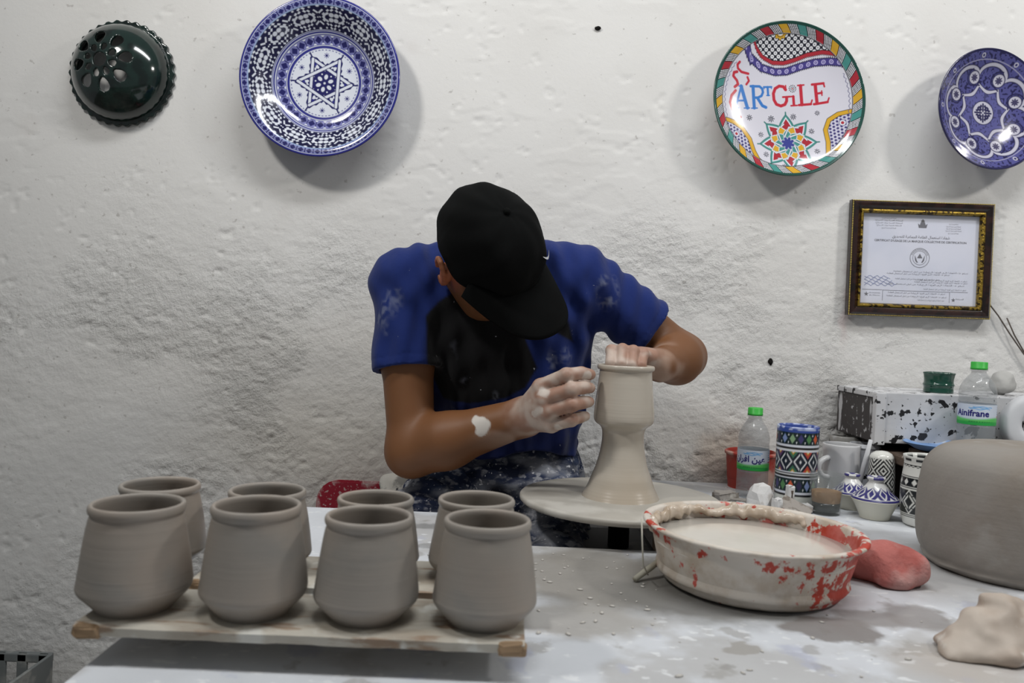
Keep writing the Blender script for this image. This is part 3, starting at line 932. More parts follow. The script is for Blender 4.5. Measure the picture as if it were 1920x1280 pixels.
R1 = .1755
prof = dish_profile([(.0, -.064), (.05, -.063), (.084, -.060), (.104, -.052), (.125, -.034), (.145, -.014), (.158, -.003), (.166, .001), (R1, .002)],
                    [(R1 + .002, 0), (R1 + .001, -.003), (.163, -.008), (.148, -.022), (.124, -.046), (.100, -.064), (.07, -.070), (.066, -.082), (.06, -.082), (.058, -.072), (0, -.071)], 170)
def bowl_cols(T, R, Z, S):
    c = col_bowl(T, R, Z, S)
    return c
prof[:, 1] *= .75
hang('wall_bowl', lathe('wall_bowl', prof, 760, bowl_cols), m_glaze, 599, 143, WALL - .0655, -1.0, 0, -2.4, 'deep blue and white bowl painted with a six-pointed star, hanging on the wall', 'bowl')

R2 = .172
prof = dish_profile([(0, -.026), (.06, -.025), (.11, -.019), (.145, -.009), (.160, -.001), (R2, .006)],
                    [(R2 + .002, .004), (R2, .001), (.155, -.010), (.12, -.025), (.09, -.034), (.085, -.044), (.078, -.044), (.076, -.035), (0, -.033)], 190)
hang('wall_plate', lathe('wall_plate', prof, 860, col_argile), m_glaze, 1480, 185, WALL - .049, -2.5, 4, 5.0, 'white plate lettered in blue and red with a coloured tile border, on the wall', 'plate')

R3 = .1345
prof = dish_profile([(0, -.030), (.05, -.029), (.085, -.022), (.11, -.010), (.125, -.002), (R3, .003)],
                    [(R3 + .0015, .001), (R3, -.003), (.118, -.014), (.09, -.030), (.065, -.038), (.062, -.048), (.056, -.048), (.054, -.039), (0, -.037)], 140)
hang('wall_plate', lathe('wall_plate', prof, 640, col_plate3), m_glaze, 1862, 204, WALL - .058, -3, 10, 0, 'violet-blue scroll-painted plate on the wall at the right edge', 'plate')

# pierced dark green dome
def build_dome():
    h = .0016; Rr = .104
    v = Vol((-.13, -.13, -.02), (.13, .13, .085), h)
    x, y, z = v.coords()
    sx = .98
    zz = z * Rr / .074
    sph = (np.sqrt(x * x + y * y + zz * zz) - Rr) * .80
    shell = np.maximum(np.abs(sph) - .0042, -z - .001)
    rad = np.sqrt(x * x + y * y); th = np.arctan2(y, x)
    fl = np.maximum(np.abs(z + .001) - .005, np.maximum(rad - (.119 + .0022 * np.sin(th * 34)), .095 - rad))
    d = np.minimum(shell, fl)
    # holes: one centre, eight inner, eight outer drops, off-centre towards the light side
    ox, oy = -.010, .012
    def cut(d, c, a, rx, ry, point=0.0):
        u = (x - c[0]) * math.cos(a) + (y - c[1]) * math.sin(a); w = -(x - c[0]) * math.sin(a) + (y - c[1]) * math.cos(a)
        ww = w / (1 - point * np.clip(u / rx, -1, 1))
        e = (np.sqrt((u / rx) ** 2 + (ww / ry) ** 2) - 1) * min(rx, ry)
        return np.maximum(d, np.where(z > .008, -e, d))
    d = cut(d, (ox, oy), 0, .0155, .0155)
    for k in range(8):
        a = k * math.pi / 4 + .2
        d = cut(d, (ox + .029 * math.cos(a), oy + .029 * math.sin(a)), a, .0085, .0065, -.3)
        a2 = a + math.pi / 8
        d = cut(d, (ox + .053 * math.cos(a2), oy + .053 * math.sin(a2)), a2, .0145, .0115, -.35)
    v.f = d.astype(np.float32)
    V, Q = v.mesh()
    V = relax(V, Q, 2)
    return fast_mesh('pierced_dome', V, Q)
m_green = mat('dark_green_glaze', rgb(22, 40, 36), .13, .5, coat=.6, layers=[(30, 3, rgb(14, 26, 24), .45, .6)])
hang('pierced_dome', build_dome(), m_green, 229, 138, WALL - .006, 0, 0, 20, 'dark green glazed dome pierced with holes, scalloped rim, fixed to the wall', 'lamp cover')

# ---- framed certificate
fr = empty('framed_certificate', at(1724, 487, WALL - .012), (math.radians(90), math.radians(-.4), 0))
tag(fr, 'certificate in a dark brown frame with gold beading, hanging on the wall', 'picture frame')
FW, FH = .3235, .262
m_brown = mat('frame_lacquer', rgb(44, 24, 20), .25, .5, coat=.4, layers=[(40, 3, rgb(24, 14, 12), .45, .6)])
m_gold = mat('frame_gold', rgb(150, 124, 48), .38, .6, metal=.75, layers=[(120, 4, rgb(52, 40, 18), .5, .58)], bump=[(170, 3, .8, .003)])
m_paper = mat('certificate_paper', rgb(206, 208, 222), .6, .3, layers=[(9, 3, rgb(196, 200, 216), .4, .7)])
m_ink = mat('certificate_ink', rgb(74, 74, 86), .7, .2)
m_stamp = mat('stamp_ink', rgb(120, 132, 176), .7, .2)
def frame_ring(name, w, h, prof):
    """sweep profile (inset, height) round a rectangle"""
    V, Q = [], []
    for (ins, z) in prof:
        a, b = w / 2 - ins, h / 2 - ins
        V += [(-a, -b, z), (a, -b, z), (a, b, z), (-a, b, z)]
    for i in range(len(prof) - 1):
        for k in range(4):
            k2 = (k + 1) % 4
            Q.append((i * 4 + k, i * 4 + k2, (i + 1) * 4 + k2, (i + 1) * 4 + k))
    return fast_mesh(name, V, np.array(Q), False)
put('moulding', frame_ring('moulding', FW, FH, [(0, -.008), (0, .006), (.002, .010), (.007, .014), (.013, .013), (.018, .009), (.021, .008), (.021, -.004)]), m_brown, fr)
put('gilt_lip', frame_ring('gilt_lip', FW - .040, FH - .040, [(0, .006), (.001, .011), (.004, .012), (.007, .009), (.0085, .004), (.0085, -.004)]), m_gold, fr)
put('backing', box_mesh('backing', (-FW / 2 + .008, -FH / 2 + .008, -.008), (FW / 2 - .008, FH / 2 - .008, -.004)), m_brown, fr)
bV, bQ = [], []
bm0 = bmesh.new(); bmesh.ops.create_icosphere(bm0, subdivisions=1, radius=.0017)
base_v = np.array([v.co[:] for v in bm0.verts]); base_f = np.array([[v.index for v in f.verts] for f in bm0.faces]); bm0.free()
pos = []
for k in range(84):
    t = -FW / 2 + .002 + k * (FW - .004) / 83
    pos += [(t, -FH / 2 + .002), (t, FH / 2 - .002)]
for k in range(1, 67):
    t = -FH / 2 + .002 + k * (FH - .004) / 67
    pos += [(-FW / 2 + .002, t), (FW / 2 - .002, t)]
for i, (x, y) in enumerate(pos):
    bV.append(base_v + np.array([x, y, .0095])); bQ.append(base_f + i * len(base_v))
m_bead = mat('gold_beads', rgb(206, 184, 92), .35, .6, metal=.6)
tag(put('beading', fast_mesh('beading', np.concatenate(bV), np.concatenate(bQ)), m_bead, fr), kind='stuff')
PW, PH = FW - .056, FH - .056
paper = put('paper', box_mesh('paper', (-PW / 2, -PH / 2, -.004), (PW / 2, PH / 2, -.002)), m_paper, fr)
def cz(V, z=-.0016): return np.stack([V[:, 0], V[:, 1], np.full(len(V), z)], -1)
def moved(it, x, y): V, Fs = it; V = V.copy(); V[:, 0] += x; V[:, 1] += y; return V, Fs
def rect(x0, y0, x1, y1): return np.array([(x0, y0, 0), (x1, y0, 0), (x1, y1, 0), (x0, y1, 0)]), [(0, 1, 2, 3)]
# positions measured on the close-up, px -> metres on the sheet (centre 668, 505; 880 px wide)
def cp_(px, py): return ((px - 668) / 880 * PW * 1.0, (505 - py) / 880 * PW)
items = []
def T_(s, px, py, size, wpx=None, bold=0.0):
    x, y = cp_(px, py); items.append(moved(text_polys(s, size, 'CENTER', bold, wpx / 880 * PW if wpx else None), x, y))
T_(arabic('شهادة استعمال العلامة الجماعية للتصديق'), 675, 335, .0085, 430, .0)
T_("CERTIFICAT D'USAGE DE LA MARQUE COLLECTIVE DE CERTIFICATION", 672, 368, .0066, 690, .0001)
for (px, py, w) in [(430, 200, 110), (430, 217, 210), (430, 236, 205), (430, 254, 190), (430, 274, 110), (915, 230, 70), (915, 248, 110), (915, 265, 110), (915, 281, 120), (915, 299, 80)]:
    T_(arabic('المملكة العربية وزارة السياحة'), px, py, .0036, w)
for (px, py, w) in [(760, 595, 560), (665, 612, 470), (660, 650, 330), (850, 655, 370), (840, 670, 400), (720, 690, 590), (870, 722, 320), (660, 755, 430), (660, 780, 450), (770, 805, 200)]:
    T_(arabic('تسلم هذه الشهادة الى الوحدة الحرفية من اجل استعمال العلامة'), px, py, .0042, w)
T_('Artisanat', 345, 762, .0036, 85); T_('du Maroc', 345, 780, .0036, 80); T_(arabic('الصناعة'), 985, 790, .0042, 60)
def line(ax, ay, bx, by, w=.0004):
    a = np.array(cp_(ax, ay)); b = np.array(cp_(bx, by)); d = b - a; n_ = np.array([-d[1], d[0]]) / np.hypot(*d) * w
    return np.array([(*(a - n_), 0), (*(b - n_), 0), (*(b + n_), 0), (*(a + n_), 0)]), [(0, 1, 2, 3)]
for q in [(228, 168, 1118, 168), (228, 840, 1118, 840), (228, 168, 228, 840), (1118, 168, 1118, 840), (250, 738, 400, 738), (405, 738, 405, 818), (912, 738, 1045, 738), (908, 738, 908, 818), (405, 740, 910, 740)]:
    items.append(line(*q))
def ring_(cx, cy, r, w, n=40):
    x0, y0 = cp_(cx, cy); k = PW / 880; V, Fs = [], []
    for i in range(n):
        a = 2 * math.pi * i / n
        V += [(x0 + (r - w) * k * math.cos(a), y0 + (r - w) * k * math.sin(a), 0), (x0 + (r + w) * k * math.cos(a), y0 + (r + w) * k * math.sin(a), 0)]
        j = (i + 1) % n
        Fs.append((2 * i, 2 * i + 1, 2 * j + 1, 2 * j))
    return np.array(V), Fs
def pg(pts): return np.array([(*cp_(*p), 0) for p in pts]), [tuple(range(len(pts)))]
items += [ring_(672, 490, 72, 1.6), ring_(672, 490, 52, 1.2), pg([(652, 492), (692, 492), (672, 458)]),
          pg([(634, 470), (644, 492), (652, 512), (660, 524), (650, 526), (638, 508)]), pg([(710, 470), (700, 492), (692, 512), (684, 524), (694, 526), (706, 508)])]
for k in range(22):
    a = math.radians(20 + k * 6.5); r_ = 62
    items.append(pg([(672 + (r_ - 5) * math.cos(a), 490 - (r_ - 5) * math.sin(a)), (672 + (r_ + 5) * math.cos(a), 490 - (r_ + 5) * math.sin(a)), (672 + (r_ + 4 * (k % 2)) * math.cos(a + .07), 490 - (r_ + 4 * (k % 2)) * math.sin(a + .07))]))
# coat of arms and the two stars
items += [pg([(655, 265), (648, 232), (662, 245), (668, 225), (684, 206), (700, 225), (706, 245), (720, 232), (712, 265)]), pg([(668, 214), (684, 200), (700, 214), (684, 222)])]
def star5(cx, cy, r):
    pts = [(cx + (r if k % 2 == 0 else r * .4) * math.sin(k * math.pi / 5), cy - (r if k % 2 == 0 else r * .4) * math.cos(k * math.pi / 5)) for k in range(10)]
    V, Fs = pg(pts); x0, y0 = cp_(cx, cy); V = np.vstack([V, [(x0, y0, 0)]])
    return V, [(10, k, (k + 1) % 10) for k in range(10)]
items += [star5(283, 772, 18), star5(938, 798, 17)]
put('print', poly_mesh('print', items, cz), m_ink, paper)
items = []
for k in range(5):
    pts = [(265 + i * 16, 640 + k * 15 + 9 * math.sin(i * 1.9 + k * 2.1)) for i in range(12 + k)]
    for a, b in zip(pts[:-1], pts[1:]): items.append(line(*a, *b, .0005))
put('stamp', poly_mesh('stamp', items, lambda V: cz(V, -.0014)), m_stamp, paper)
m_pane = mat('frame_glass', (1, 1, 1), .04, .5, alpha=.06)
put('glass', box_mesh('glass', (-PW / 2, -PH / 2, 0), (PW / 2, PH / 2, .001)), m_pane, fr)
# ================================================================== things on the table
m_clay = mat('wet_grey_clay', rgb(146, 139, 131), .42, .4, rand=True,
             layers=[(9, 3, rgb(156, 143, 131), .4, .68, None, .7), (14, 4, rgb(134, 131, 126), .5, .7, (1, 1, 2), .6)],
             bump=[(1.0, 2, .10, .003, (1, 1, 240)), (90, 4, .10, .0006)], roughvar=(10, .34, .52))
m_clay_dull = mat('drying_clay', rgb(140, 135, 129), .7, .3, rand=True,
                  layers=[(7, 4, rgb(132, 123, 113), .4, .7), (14, 4, rgb(150, 146, 140), .55, .7)],
                  bump=[(1.4, 3, .16, .005, (1, 1, 60)), (40, 5, .3, .003), (160, 4, .2, .001)])
m_plank = mat('clay_caked_plank', rgb(186, 180, 168), .7, .3,
              layers=[(8, 5, rgb(160, 150, 136), .45, .65, (1, 3, 3)), (26, 6, rgb(138, 112, 90), .57, .66, (.6, 2, 2), .8), (30, 4, rgb(206, 204, 196), .58, .7)],
              bump=[(30, 5, .4, .003), (120, 4, .3, .001)])
m_endgrain = mat('plank_end_wood', rgb(146, 122, 96), .75, .3, layers=[(40, 4, rgb(96, 70, 46), .5, .65)], bump=[(80, 4, .4, .002)])

PZ = .040       # top of the planks
def plank(name, x0, x1, y0, y1, label):
    root = empty(name, ((x0 + x1) / 2, (y0 + y1) / 2, 0))
    w, d = (x1 - x0) / 2, (y1 - y0) / 2
    bm = bmesh.new()
    n = 40
    r = random.Random(int(y0 * 1000))
    rows = []
    for i in range(n + 1):
        x = -w + 2 * w * i / n
        e = .0005 * math.sin(i * .7) + r.uniform(-.0004, .0004)
        t = .0115 + r.uniform(-.0004, .0004)
        ring = [(x, -d + e, PZ - t), (x, -d - .001 + e, PZ - .003), (x, -d + .003 + e, PZ), (x, d - .003, PZ), (x, d, PZ - .003), (x, d, PZ - t)]
        rows.append([bm.verts.new(p) for p in ring])
    for a, b in zip(rows[:-1], rows[1:]):
        for k in range(6):
            k2 = (k + 1) % 6
            bm.faces.new((a[k], b[k], b[k2], a[k2]))
    bm.faces.new(rows[0]); bm.faces.new(rows[-1][::-1])
    put('board', bm_mesh('board', bm), m_plank, root)
    for s in (-1, 1):
        cx = s * (w - .012)
        put('worn_end', box_mesh('worn_end', (cx - .0135, -d - .0022, PZ - .0145), (cx + .0135, -d + .010, PZ - .0005), .005, 3, .0012, 3 + s), m_endgrain, root)
        bx = s * w * .62
        put('batten', box_mesh('batten', (bx - .015, -d + .075, 0), (bx + .015, d - .004, PZ - .0115), .002), m_plank, root)
    tag(root, label, 'board')
    return root
pa = at(137, 1180, .742); pb = at(984, 1205, .742)
plank('ware_board', pa.x, pb.x, .742, .850, 'clay-caked wooden board carrying the front row of four grey clay mugs')
pc = at(362, 1090, .885)
plank('ware_board', pc.x, at(995, 1090, .885).x, .876, .985, 'clay-caked wooden board carrying the rear row of four clay mugs')

mug_prof = np.vstack([smooth_profile([(.0, .0), (.032, .0), (.0362, .0006), (.0380, .0028), (.0445, .0092), (.0512, .0158), (.0538, .0196), (.0543, .0228), (.0539, .0265), (.0510, .047), (.0474, .069), (.0446, .083), (.0434, .0862)], 5),
                      smooth_profile([(.0434, .0872), (.0450, .0892), (.0456, .0925), (.0447, .0955), (.0425, .0967), (.0404, .0950), (.0400, .0905), (.0424, .078), (.0462, .058), (.0488, .035), (.045, .016), (.030, .008), (0, .007)], 5)])
mug_me = None
mugs_f = [(259, 945, 1.0, 1.03), (482, 948, 1.0, 1.0), (693, 968, .985, .97), (915, 975, .985, .955)]
mugs_b = [(301, 906), (502, 917), (705, 931), (894, 933)]
where = ['leftmost', 'second from the left', 'third from the left', 'rightmost']
RIM = .043 + .0965
def mug(px, py, d, k, sc, label, seed):
    me = lathe('clay_mug', mug_prof, 72, None, lambda T, S: 1 + .006 * np.sin(T * 2 + seed) + .004 * np.sin(S * 40 + T + seed))
    p = at(px, py, d)
    o = put('clay_mug', me, m_clay, None, (p.x, p.y, PZ))
    o.scale = (sc, sc, (p.z - PZ) / .0965)
    o.rotation_euler = (0, 0, seed * 1.3)
    tag(o, label, 'mug', 'freshly thrown clay mugs on the boards')
for i, (px, py, k, sc) in enumerate(mugs_f):
    mug(px, py - 4, .792, k, [.985, .965, .955, .95][i], ['leftmost grey clay mug in the front row, at the end of the board', 'grey clay mug in the front row, second from the left',
        'grey clay mug in the front row, third from the left', 'rightmost grey clay mug in the front row'][i], i)
for i, (px, py) in enumerate(mugs_b):
    mug(px, py, .93, 1, [.98, .97, .965, .985][i], ['leftmost grey clay mug in the rear row', 'grey clay mug in the rear row, second from the left',
        'grey clay mug in the rear row, third from the left', 'rightmost grey clay mug in the rear row, nearest the wheel'][i], i + 5)

# ---- potter's wheel
WD = 1.36
wc = at(1163, 930, WD)
WZ = wc.z
wheel = empty('potters_wheel', (wc.x, WD, FLOOR))
tag(wheel, "potter's wheel with a round slip-covered turning head on a dark motor housing", 'wheel')
m_slip = mat('wheel_slip', rgb(176, 171, 162), .45, .4, layers=[(3, 3, rgb(160, 156, 148), .4, .65), (12, 4, rgb(190, 186, 178), .5, .7)], bump=[(50, 4, .1, .001)])
m_black = mat('motor_housing', rgb(20, 19, 18), .6, .4, layers=[(12, 5, rgb(70, 66, 62), .62, .75)])
zt = WZ - FLOOR
put('wheel_head', lathe('wheel_head', [(0, zt - .014), (.150, zt - .014), (.168, zt - .012), (.1715, zt - .008), (.1715, zt - .003), (.169, zt - .0005), (.160, zt - .0015), (.150, zt - .0005), (.10, zt + .001), (.085, zt), (0, zt)], 128), m_slip, wheel)
put('shaft', lathe('shaft', [(0, zt - .10), (.018, zt - .10), (.018, zt - .03), (.045, zt - .026), (.045, zt - .014), (0, zt - .014)], 32), m_black, wheel)
put('motor_housing', box_mesh('motor_housing', (-.085, -.10, 0), (.062, .13, zt - .085), .01), m_black, wheel)

# ---- pot being thrown
def pr(py, w): return (w / 2 / F * WD, at(1163, py, WD).z - WZ)
prof_o = [(.066, .0), pr(919, 134), pr(909, 124), pr(893, 112), pr(875, 98), pr(852, 86), pr(830, 79), pr(812, 78), pr(803, 82), pr(798, 90), pr(793, 104), pr(787, 111), pr(779, 112.5), pr(762, 110.5), pr(735, 105), pr(710, 100), pr(696, 97.5)]
prof_l = [pr(693.5, 98), pr(692.5, 104), pr(690, 107), pr(686.5, 107), pr(684, 104), pr(684, 98), pr(687, 93), pr(700, 91), pr(740, 98), pr(775, 102), pr(785, 70), (0, pr(786, 0)[1])]
pot_me = lathe('thrown_pot', np.vstack([smooth_profile(prof_o, 5), smooth_profile(prof_l, 3)]), 96)
m_wet = mat('wet_throwing_clay', rgb(184, 176, 164), .25, .5, layers=[(4, 3, rgb(174, 162, 146), .4, .65)], bump=[(1.0, 2, .08, .003, (1, 1, 260)), (1.0, 2, .08, .005, (1, 1, 70))], coat=.2)
tag(put('thrown_pot', pot_me, m_wet, None, (wc.x, WD, WZ)), 'wet clay pot with a narrow waist being shaped on the wheel head', 'pot')

# ---- red tub of slip water
TC = ground(1405, 1151); tD = TC.y + .118
tub_x = at(1404, 1100, tD).x
m_tub = mat('red_plastic_caked_in_slip', rgb(176, 58, 40), .4, .5,
            layers=[], bump=[(22, 5, .5, .004), (90, 4, .35, .0016)], roughvar=(12, .3, .65))
def tub_mask(m):
    nt = m.node_tree; N, L = nt.nodes, nt.links
    b = N['Principled BSDF']; cur = b.inputs['Base Color'].links[0].from_socket
    tc = N.new('ShaderNodeTexCoord')
    def noise(scale, det, off=0.0):
        mp = N.new('ShaderNodeMapping'); mp.inputs['Location'].default_value = (off, off * .7, off * .3)
        L.new(tc.outputs['Object'], mp.inputs[0])
        nz = N.new('ShaderNodeTexNoise'); nz.inputs['Scale'].default_value = scale; nz.inputs['Detail'].default_value = det
        nz.inputs['Roughness'].default_value = .62
        L.new(mp.outputs[0], nz.inputs['Vector'])
        return nz.outputs['Fac']
    def math_(op, a, b_):
        n_ = N.new('ShaderNodeMath'); n_.operation = op
        for i, v in enumerate((a, b_)):
            if isinstance(v, (int, float)): n_.inputs[i].default_value = v
            else: L.new(v, n_.inputs[i])
        return n_.outputs[0]
    def ramp(v, a, b_):
        mr = N.new('ShaderNodeMapRange'); mr.interpolation_type = 'SMOOTHSTEP'
        mr.inputs[1].default_value = a; mr.inputs[2].default_value = b_
        L.new(v, mr.inputs[0]); return mr.outputs[0]
    sx = N.new('ShaderNodeSeparateXYZ'); L.new(tc.outputs['Object'], sx.inputs[0])
    n1 = noise(13, 8, 2.1); n2 = noise(60, 7, 5.3)
    # wiped-clean part of the side: right hand quarter and a strip under the lip
    side = math_('ADD', math_('MULTIPLY', sx.outputs['X'], 1.7), math_('MULTIPLY', sx.outputs['Y'], -.55))
    strip = math_('SUBTRACT', ramp(sx.outputs['Z'], .044, .066), math_('MULTIPLY', ramp(sx.outputs['Z'], .069, .074), .9))
    clean = math_('ADD', math_('MULTIPLY', ramp(side, .0, .24), .088), math_('MULTIPLY', strip, .045))
    cover = math_('SUBTRACT', math_('ADD', math_('MULTIPLY', n1, .55), math_('MULTIPLY', n2, .45)), clean)
    k = ramp(cover, .395, .425)
    n3 = noise(20, 4, 8.0)
    mixc = N.new('ShaderNodeMix'); mixc.data_type = 'RGBA'
    L.new(ramp(n3, .4, .65), mixc.inputs[0])
    mixc.inputs[6].default_value = (*rgb(206, 198, 188), 1); mixc.inputs[7].default_value = (*rgb(186, 172, 156), 1)
    film = N.new('ShaderNodeMix'); film.data_type = 'RGBA'
    L.new(math_('MULTIPLY', ramp(noise(9, 5, 12.0), .45, .6), .6), film.inputs[0]); L.new(cur, film.inputs[6]); film.inputs[7].default_value = (*rgb(206, 130, 124), 1)
    mx = N.new('ShaderNodeMix'); mx.data_type = 'RGBA'
    L.new(k, mx.inputs[0]); L.new(film.outputs[2], mx.inputs[6]); L.new(mixc.outputs[2], mx.inputs[7])
    L.new(mx.outputs[2], b.inputs['Base Color'])
tub_mask(m_tub)
tub = empty('plastic_tub', (tub_x, tD, 0), (0, math.radians(1.0), 0))
tag(tub, 'red plastic tub caked in white slip and filled with milky water', 'tub')
TR = .1435; TH = .079
tp_o = [(0, .004), (.09, .004), (.108, .0015), (.115, .004), (.119, .010), (.127, .036), (.1325, .058), (.1355, TH - .010), (.138, TH - .006)]
tp_l = [(.140, TH - .006), (TR, TH - .005), (TR + .003, TH - .002), (TR + .001, TH + .001), (.138, TH + .0005), (.1345, TH - .004), (.131, .056), (.124, .030), (.115, .010), (0, .008)]
put('tub_body', lathe('tub_body', np.vstack([smooth_profile(tp_o, 5), smooth_profile(tp_l, 5)]), 128, None, lambda T, S: 1 + .006 * np.sin(T * 3 + 1) + .0025 * np.sin(T * 17 + S * 30)), m_tub, tub)
m_water = mat('milky_slip_water', rgb(206, 201, 192), .16, .5, layers=[(9, 3, rgb(196, 188, 178), .4, .7)], bump=[(14, 3, .15, .003)])
put('slip_water', lathe('slip_water', [(.1310, .053), (.1308, .0575), (.09, .058), (0, .058)], 96), m_water, tub)
# wet clay collar stuck round the inside of the far rim
def collar():
    v = Vol((-.16, -.16, .03), (.16, .16, .10), .0026)
    rg_ = random.Random(4)
    for k in range(46):
        a = math.radians(40 + k * 3.0)
        r0 = .1325 + rg_.uniform(-.002, .003)
        v.ell((r0 * math.cos(a), r0 * math.sin(a), TH - .008 + rg_.uniform(-.007, .003)), (rg_.uniform(.004, .0085), rg_.uniform(.004, .0085), rg_.uniform(.004, .010)), None, .005)
    V, Q = v.mesh(); return fast_mesh('clay_smear', relax(V, Q, 2), Q)
m_smear = mat('wet_clay_smear', rgb(196, 182, 166), .2, .5, layers=[(30, 4, rgb(176, 158, 138), .45, .65)], bump=[(120, 4, .4, .002)])
put('clay_smear', collar(), m_smear, tub)
# drips hanging from lip
# small turning stick and cord leaning on the tub
m_stick = mat('grey_stick', rgb(164, 160, 146), .6, .4)
s0 = ground(1190, 1086, .004); s1 = at(1243, 1046, s0.y + .035)
tag(put('clay_tool', tube_mesh('clay_tool', [s0, s0.lerp(s1, .5), s1], [.004, .0045, .004], 10), m_stick), 'short grey wooden tool leaning against the left side of the tub', 'tool')
c0 = at(1203, 980, tD - .02); 
pts = [at(1203, 972, tD - .03), at(1204, 1010, tD - .035), at(1206, 1058, tD - .04), s0 + Vector((.018, .004, .006))]
tag(put('cutting_cord', tube_mesh('cutting_cord', pts, .0011, 6), mat('pale_cord', rgb(190, 186, 174), .7, .3)), 'thin pale cutting cord hanging from the rim of the tub', 'cord')

# ---- big block of clay at the right
bc = ground(1850, 1118)
bD = bc.y + .143; bX = at(1732, 1000, bD).x + .146
bp = [(0, .0), (.118, .0), (.136, .004), (.142, .010), (.141, .016), (.147, .028), (.1505, .055), (.150, .10), (.146, .140), (.137, .170), (.118, .190), (.09, .199), (.05, .202), (0, .202)]
def bw(T, S):
    return 1 + .016 * np.sin(T * 3 + 2 + S * 3) + .022 * (vn2(np.cos(T) * 3 + 5, S * 7 + np.sin(T) * 3, 3) - .5) + .012 * (vn2(np.cos(T) * 9 + 5, S * 18 + np.sin(T) * 9, 8) - .5)
tag(put('clay_block', lathe('clay_block', smooth_profile([(a * .955, b * .925) for a, b in bp], 8), 128, None, bw), m_clay_dull, None, (bX, bD, 0)), 'large round block of grey clay at the right edge of the table', 'clay block')

# ---- pink sponge lump
def lump(name, lo, hi, h, fn, it=2):
    v = Vol(lo, hi, h); fn(v); V, Q = v.mesh(); V = relax(V, Q, it); return V, Q
sp0 = ground(1640, 1108); sy = sp0.y + .045
sx = at(1648, 1070, sy).x
def f_sp(v):
    v.chain([(-.034, .034, .024), (-.012, .02, .026), (.012, .004, .025), (.036, .0, .022)], [.022, .024, .025, .021], .02)
    v.ell((.036, -.002, .019), (.022, .026, .021), None, .02)
    v.ell((.0, -.020, .010), (.022, .015, .012), None, .02)
    x, y, z = v.coords()
    v.f = np.maximum(v.f + .004 * np.sin(x * 90) * np.sin(y * 80) * np.cos(z * 75) + .006 * (vn3(x * 50 + 9, y * 50 + 9, z * 50 + 9, 7) - .5), .0005 - z).astype(np.float32)
V, Q = lump('sponge', (-.1, -.07, -.01), (.09, .08, .08), .0022, f_sp)
m_pink = mat('pink_sponge', rgb(176, 106, 100), .85, .2, layers=[(25, 4, rgb(160, 88, 82), .4, .6), (16, 4, rgb(186, 148, 142), .5, .68, None, .8)], bump=[(60, 5, .6, .005), (260, 4, .5, .002)])
tag(put('sponge', fast_mesh('sponge', V, Q), m_pink, None, (sx + .000, sy - .008, 0)), 'folded pink-red sponge lying between the tub and the clay block', 'sponge')

# ---- clay scrap in the lower right corner
cc = ground(1905, 1252)
def f_cl(v):
    v.ell((.0, .02, .008), (.060, .045, .014), None, .02)
    v.chain([(-.055, .0, .004), (-.01, .02, .018), (.018, .03, .038)], [.006, .022, .018], .02)
    v.chain([(.01, .03, .025), (.05, .01, .020), (.08, .0, .010)], [.024, .024, .016], .02)
    v.cone((.012, .035, .04), (.0, .04, .052), .014, .008, .012)
    x, y, z = v.coords()
    n_ = vn3(x * 55 + 9, y * 55 + 9, z * 55 + 9, 2) + .4 * vn3(x * 90 + 9, y * 90 + 9, z * 90 + 9, 5)
    v.f = np.maximum(v.f + .0085 * (n_ - .7), .0005 - z).astype(np.float32)
V, Q = lump('clay_scrap', (-.1, -.06, -.01), (.12, .1, .08), .0022, f_cl)
tag(put('clay_scrap', fast_mesh('clay_scrap', V, Q), mat('pale_clay_scrap', rgb(190, 178, 166), .55, .4, layers=[(14, 4, rgb(164, 148, 134), .4, .65), (30, 4, rgb(208, 202, 194), .55, .7)], bump=[(60, 5, .3, .002)]), None, (cc.x, cc.y + .02, 0)),
    'torn scrap of pale clay on the table at the lower right', 'clay scrap')

# ---- crumbs of dried clay scattered on the table (uncountable)
rg_ = random.Random(11)
cV, cQ, n_ = [], [], 0
for k in range(0, 240, 2):
    if k < 110: p = ground(rg_.uniform(1000, 1235), rg_.uniform(1036, 1190))
    elif k < 170: p = ground(rg_.uniform(1330, 1560), rg_.uniform(905, 945))
    elif k < 200: p = ground(rg_.uniform(590, 830), rg_.uniform(965, 1060))
    else: p = ground(rg_.uniform(1240, 1900), rg_.uniform(1130, 1270))
    if (p.x - tub_x) ** 2 + (p.y - tD) ** 2 < .125 ** 2: continue
    s = rg_.uniform(.0008, .0028)
    a = rg_.uniform(0, 6.28)
    M = np.array([[math.cos(a), -math.sin(a), 0], [math.sin(a), math.cos(a), 0], [0, 0, 1]])
    q = (base_v / .0017) * np.array([s * rg_.uniform(.8, 2.2), s, s * .45])
    cV.append(q @ M.T + np.array([p.x, p.y, s * .35])); cQ.append(base_f + n_); n_ += len(base_v)
tag(put('clay_crumbs', fast_mesh('clay_crumbs', np.concatenate(cV), np.concatenate(cQ)), mat('dry_clay_crumbs', rgb(196, 192, 186), .8, .2)),
    'crumbs of dried pale clay scattered over the table top', 'clay crumbs', kind='stuff')
# ================================================================== clutter at the back right
CREAM = rgb(206, 204, 190); BLK2 = rgb(28, 28, 30)
def crock(prof, seg, fn): return lathe('painted', prof, seg, fn)

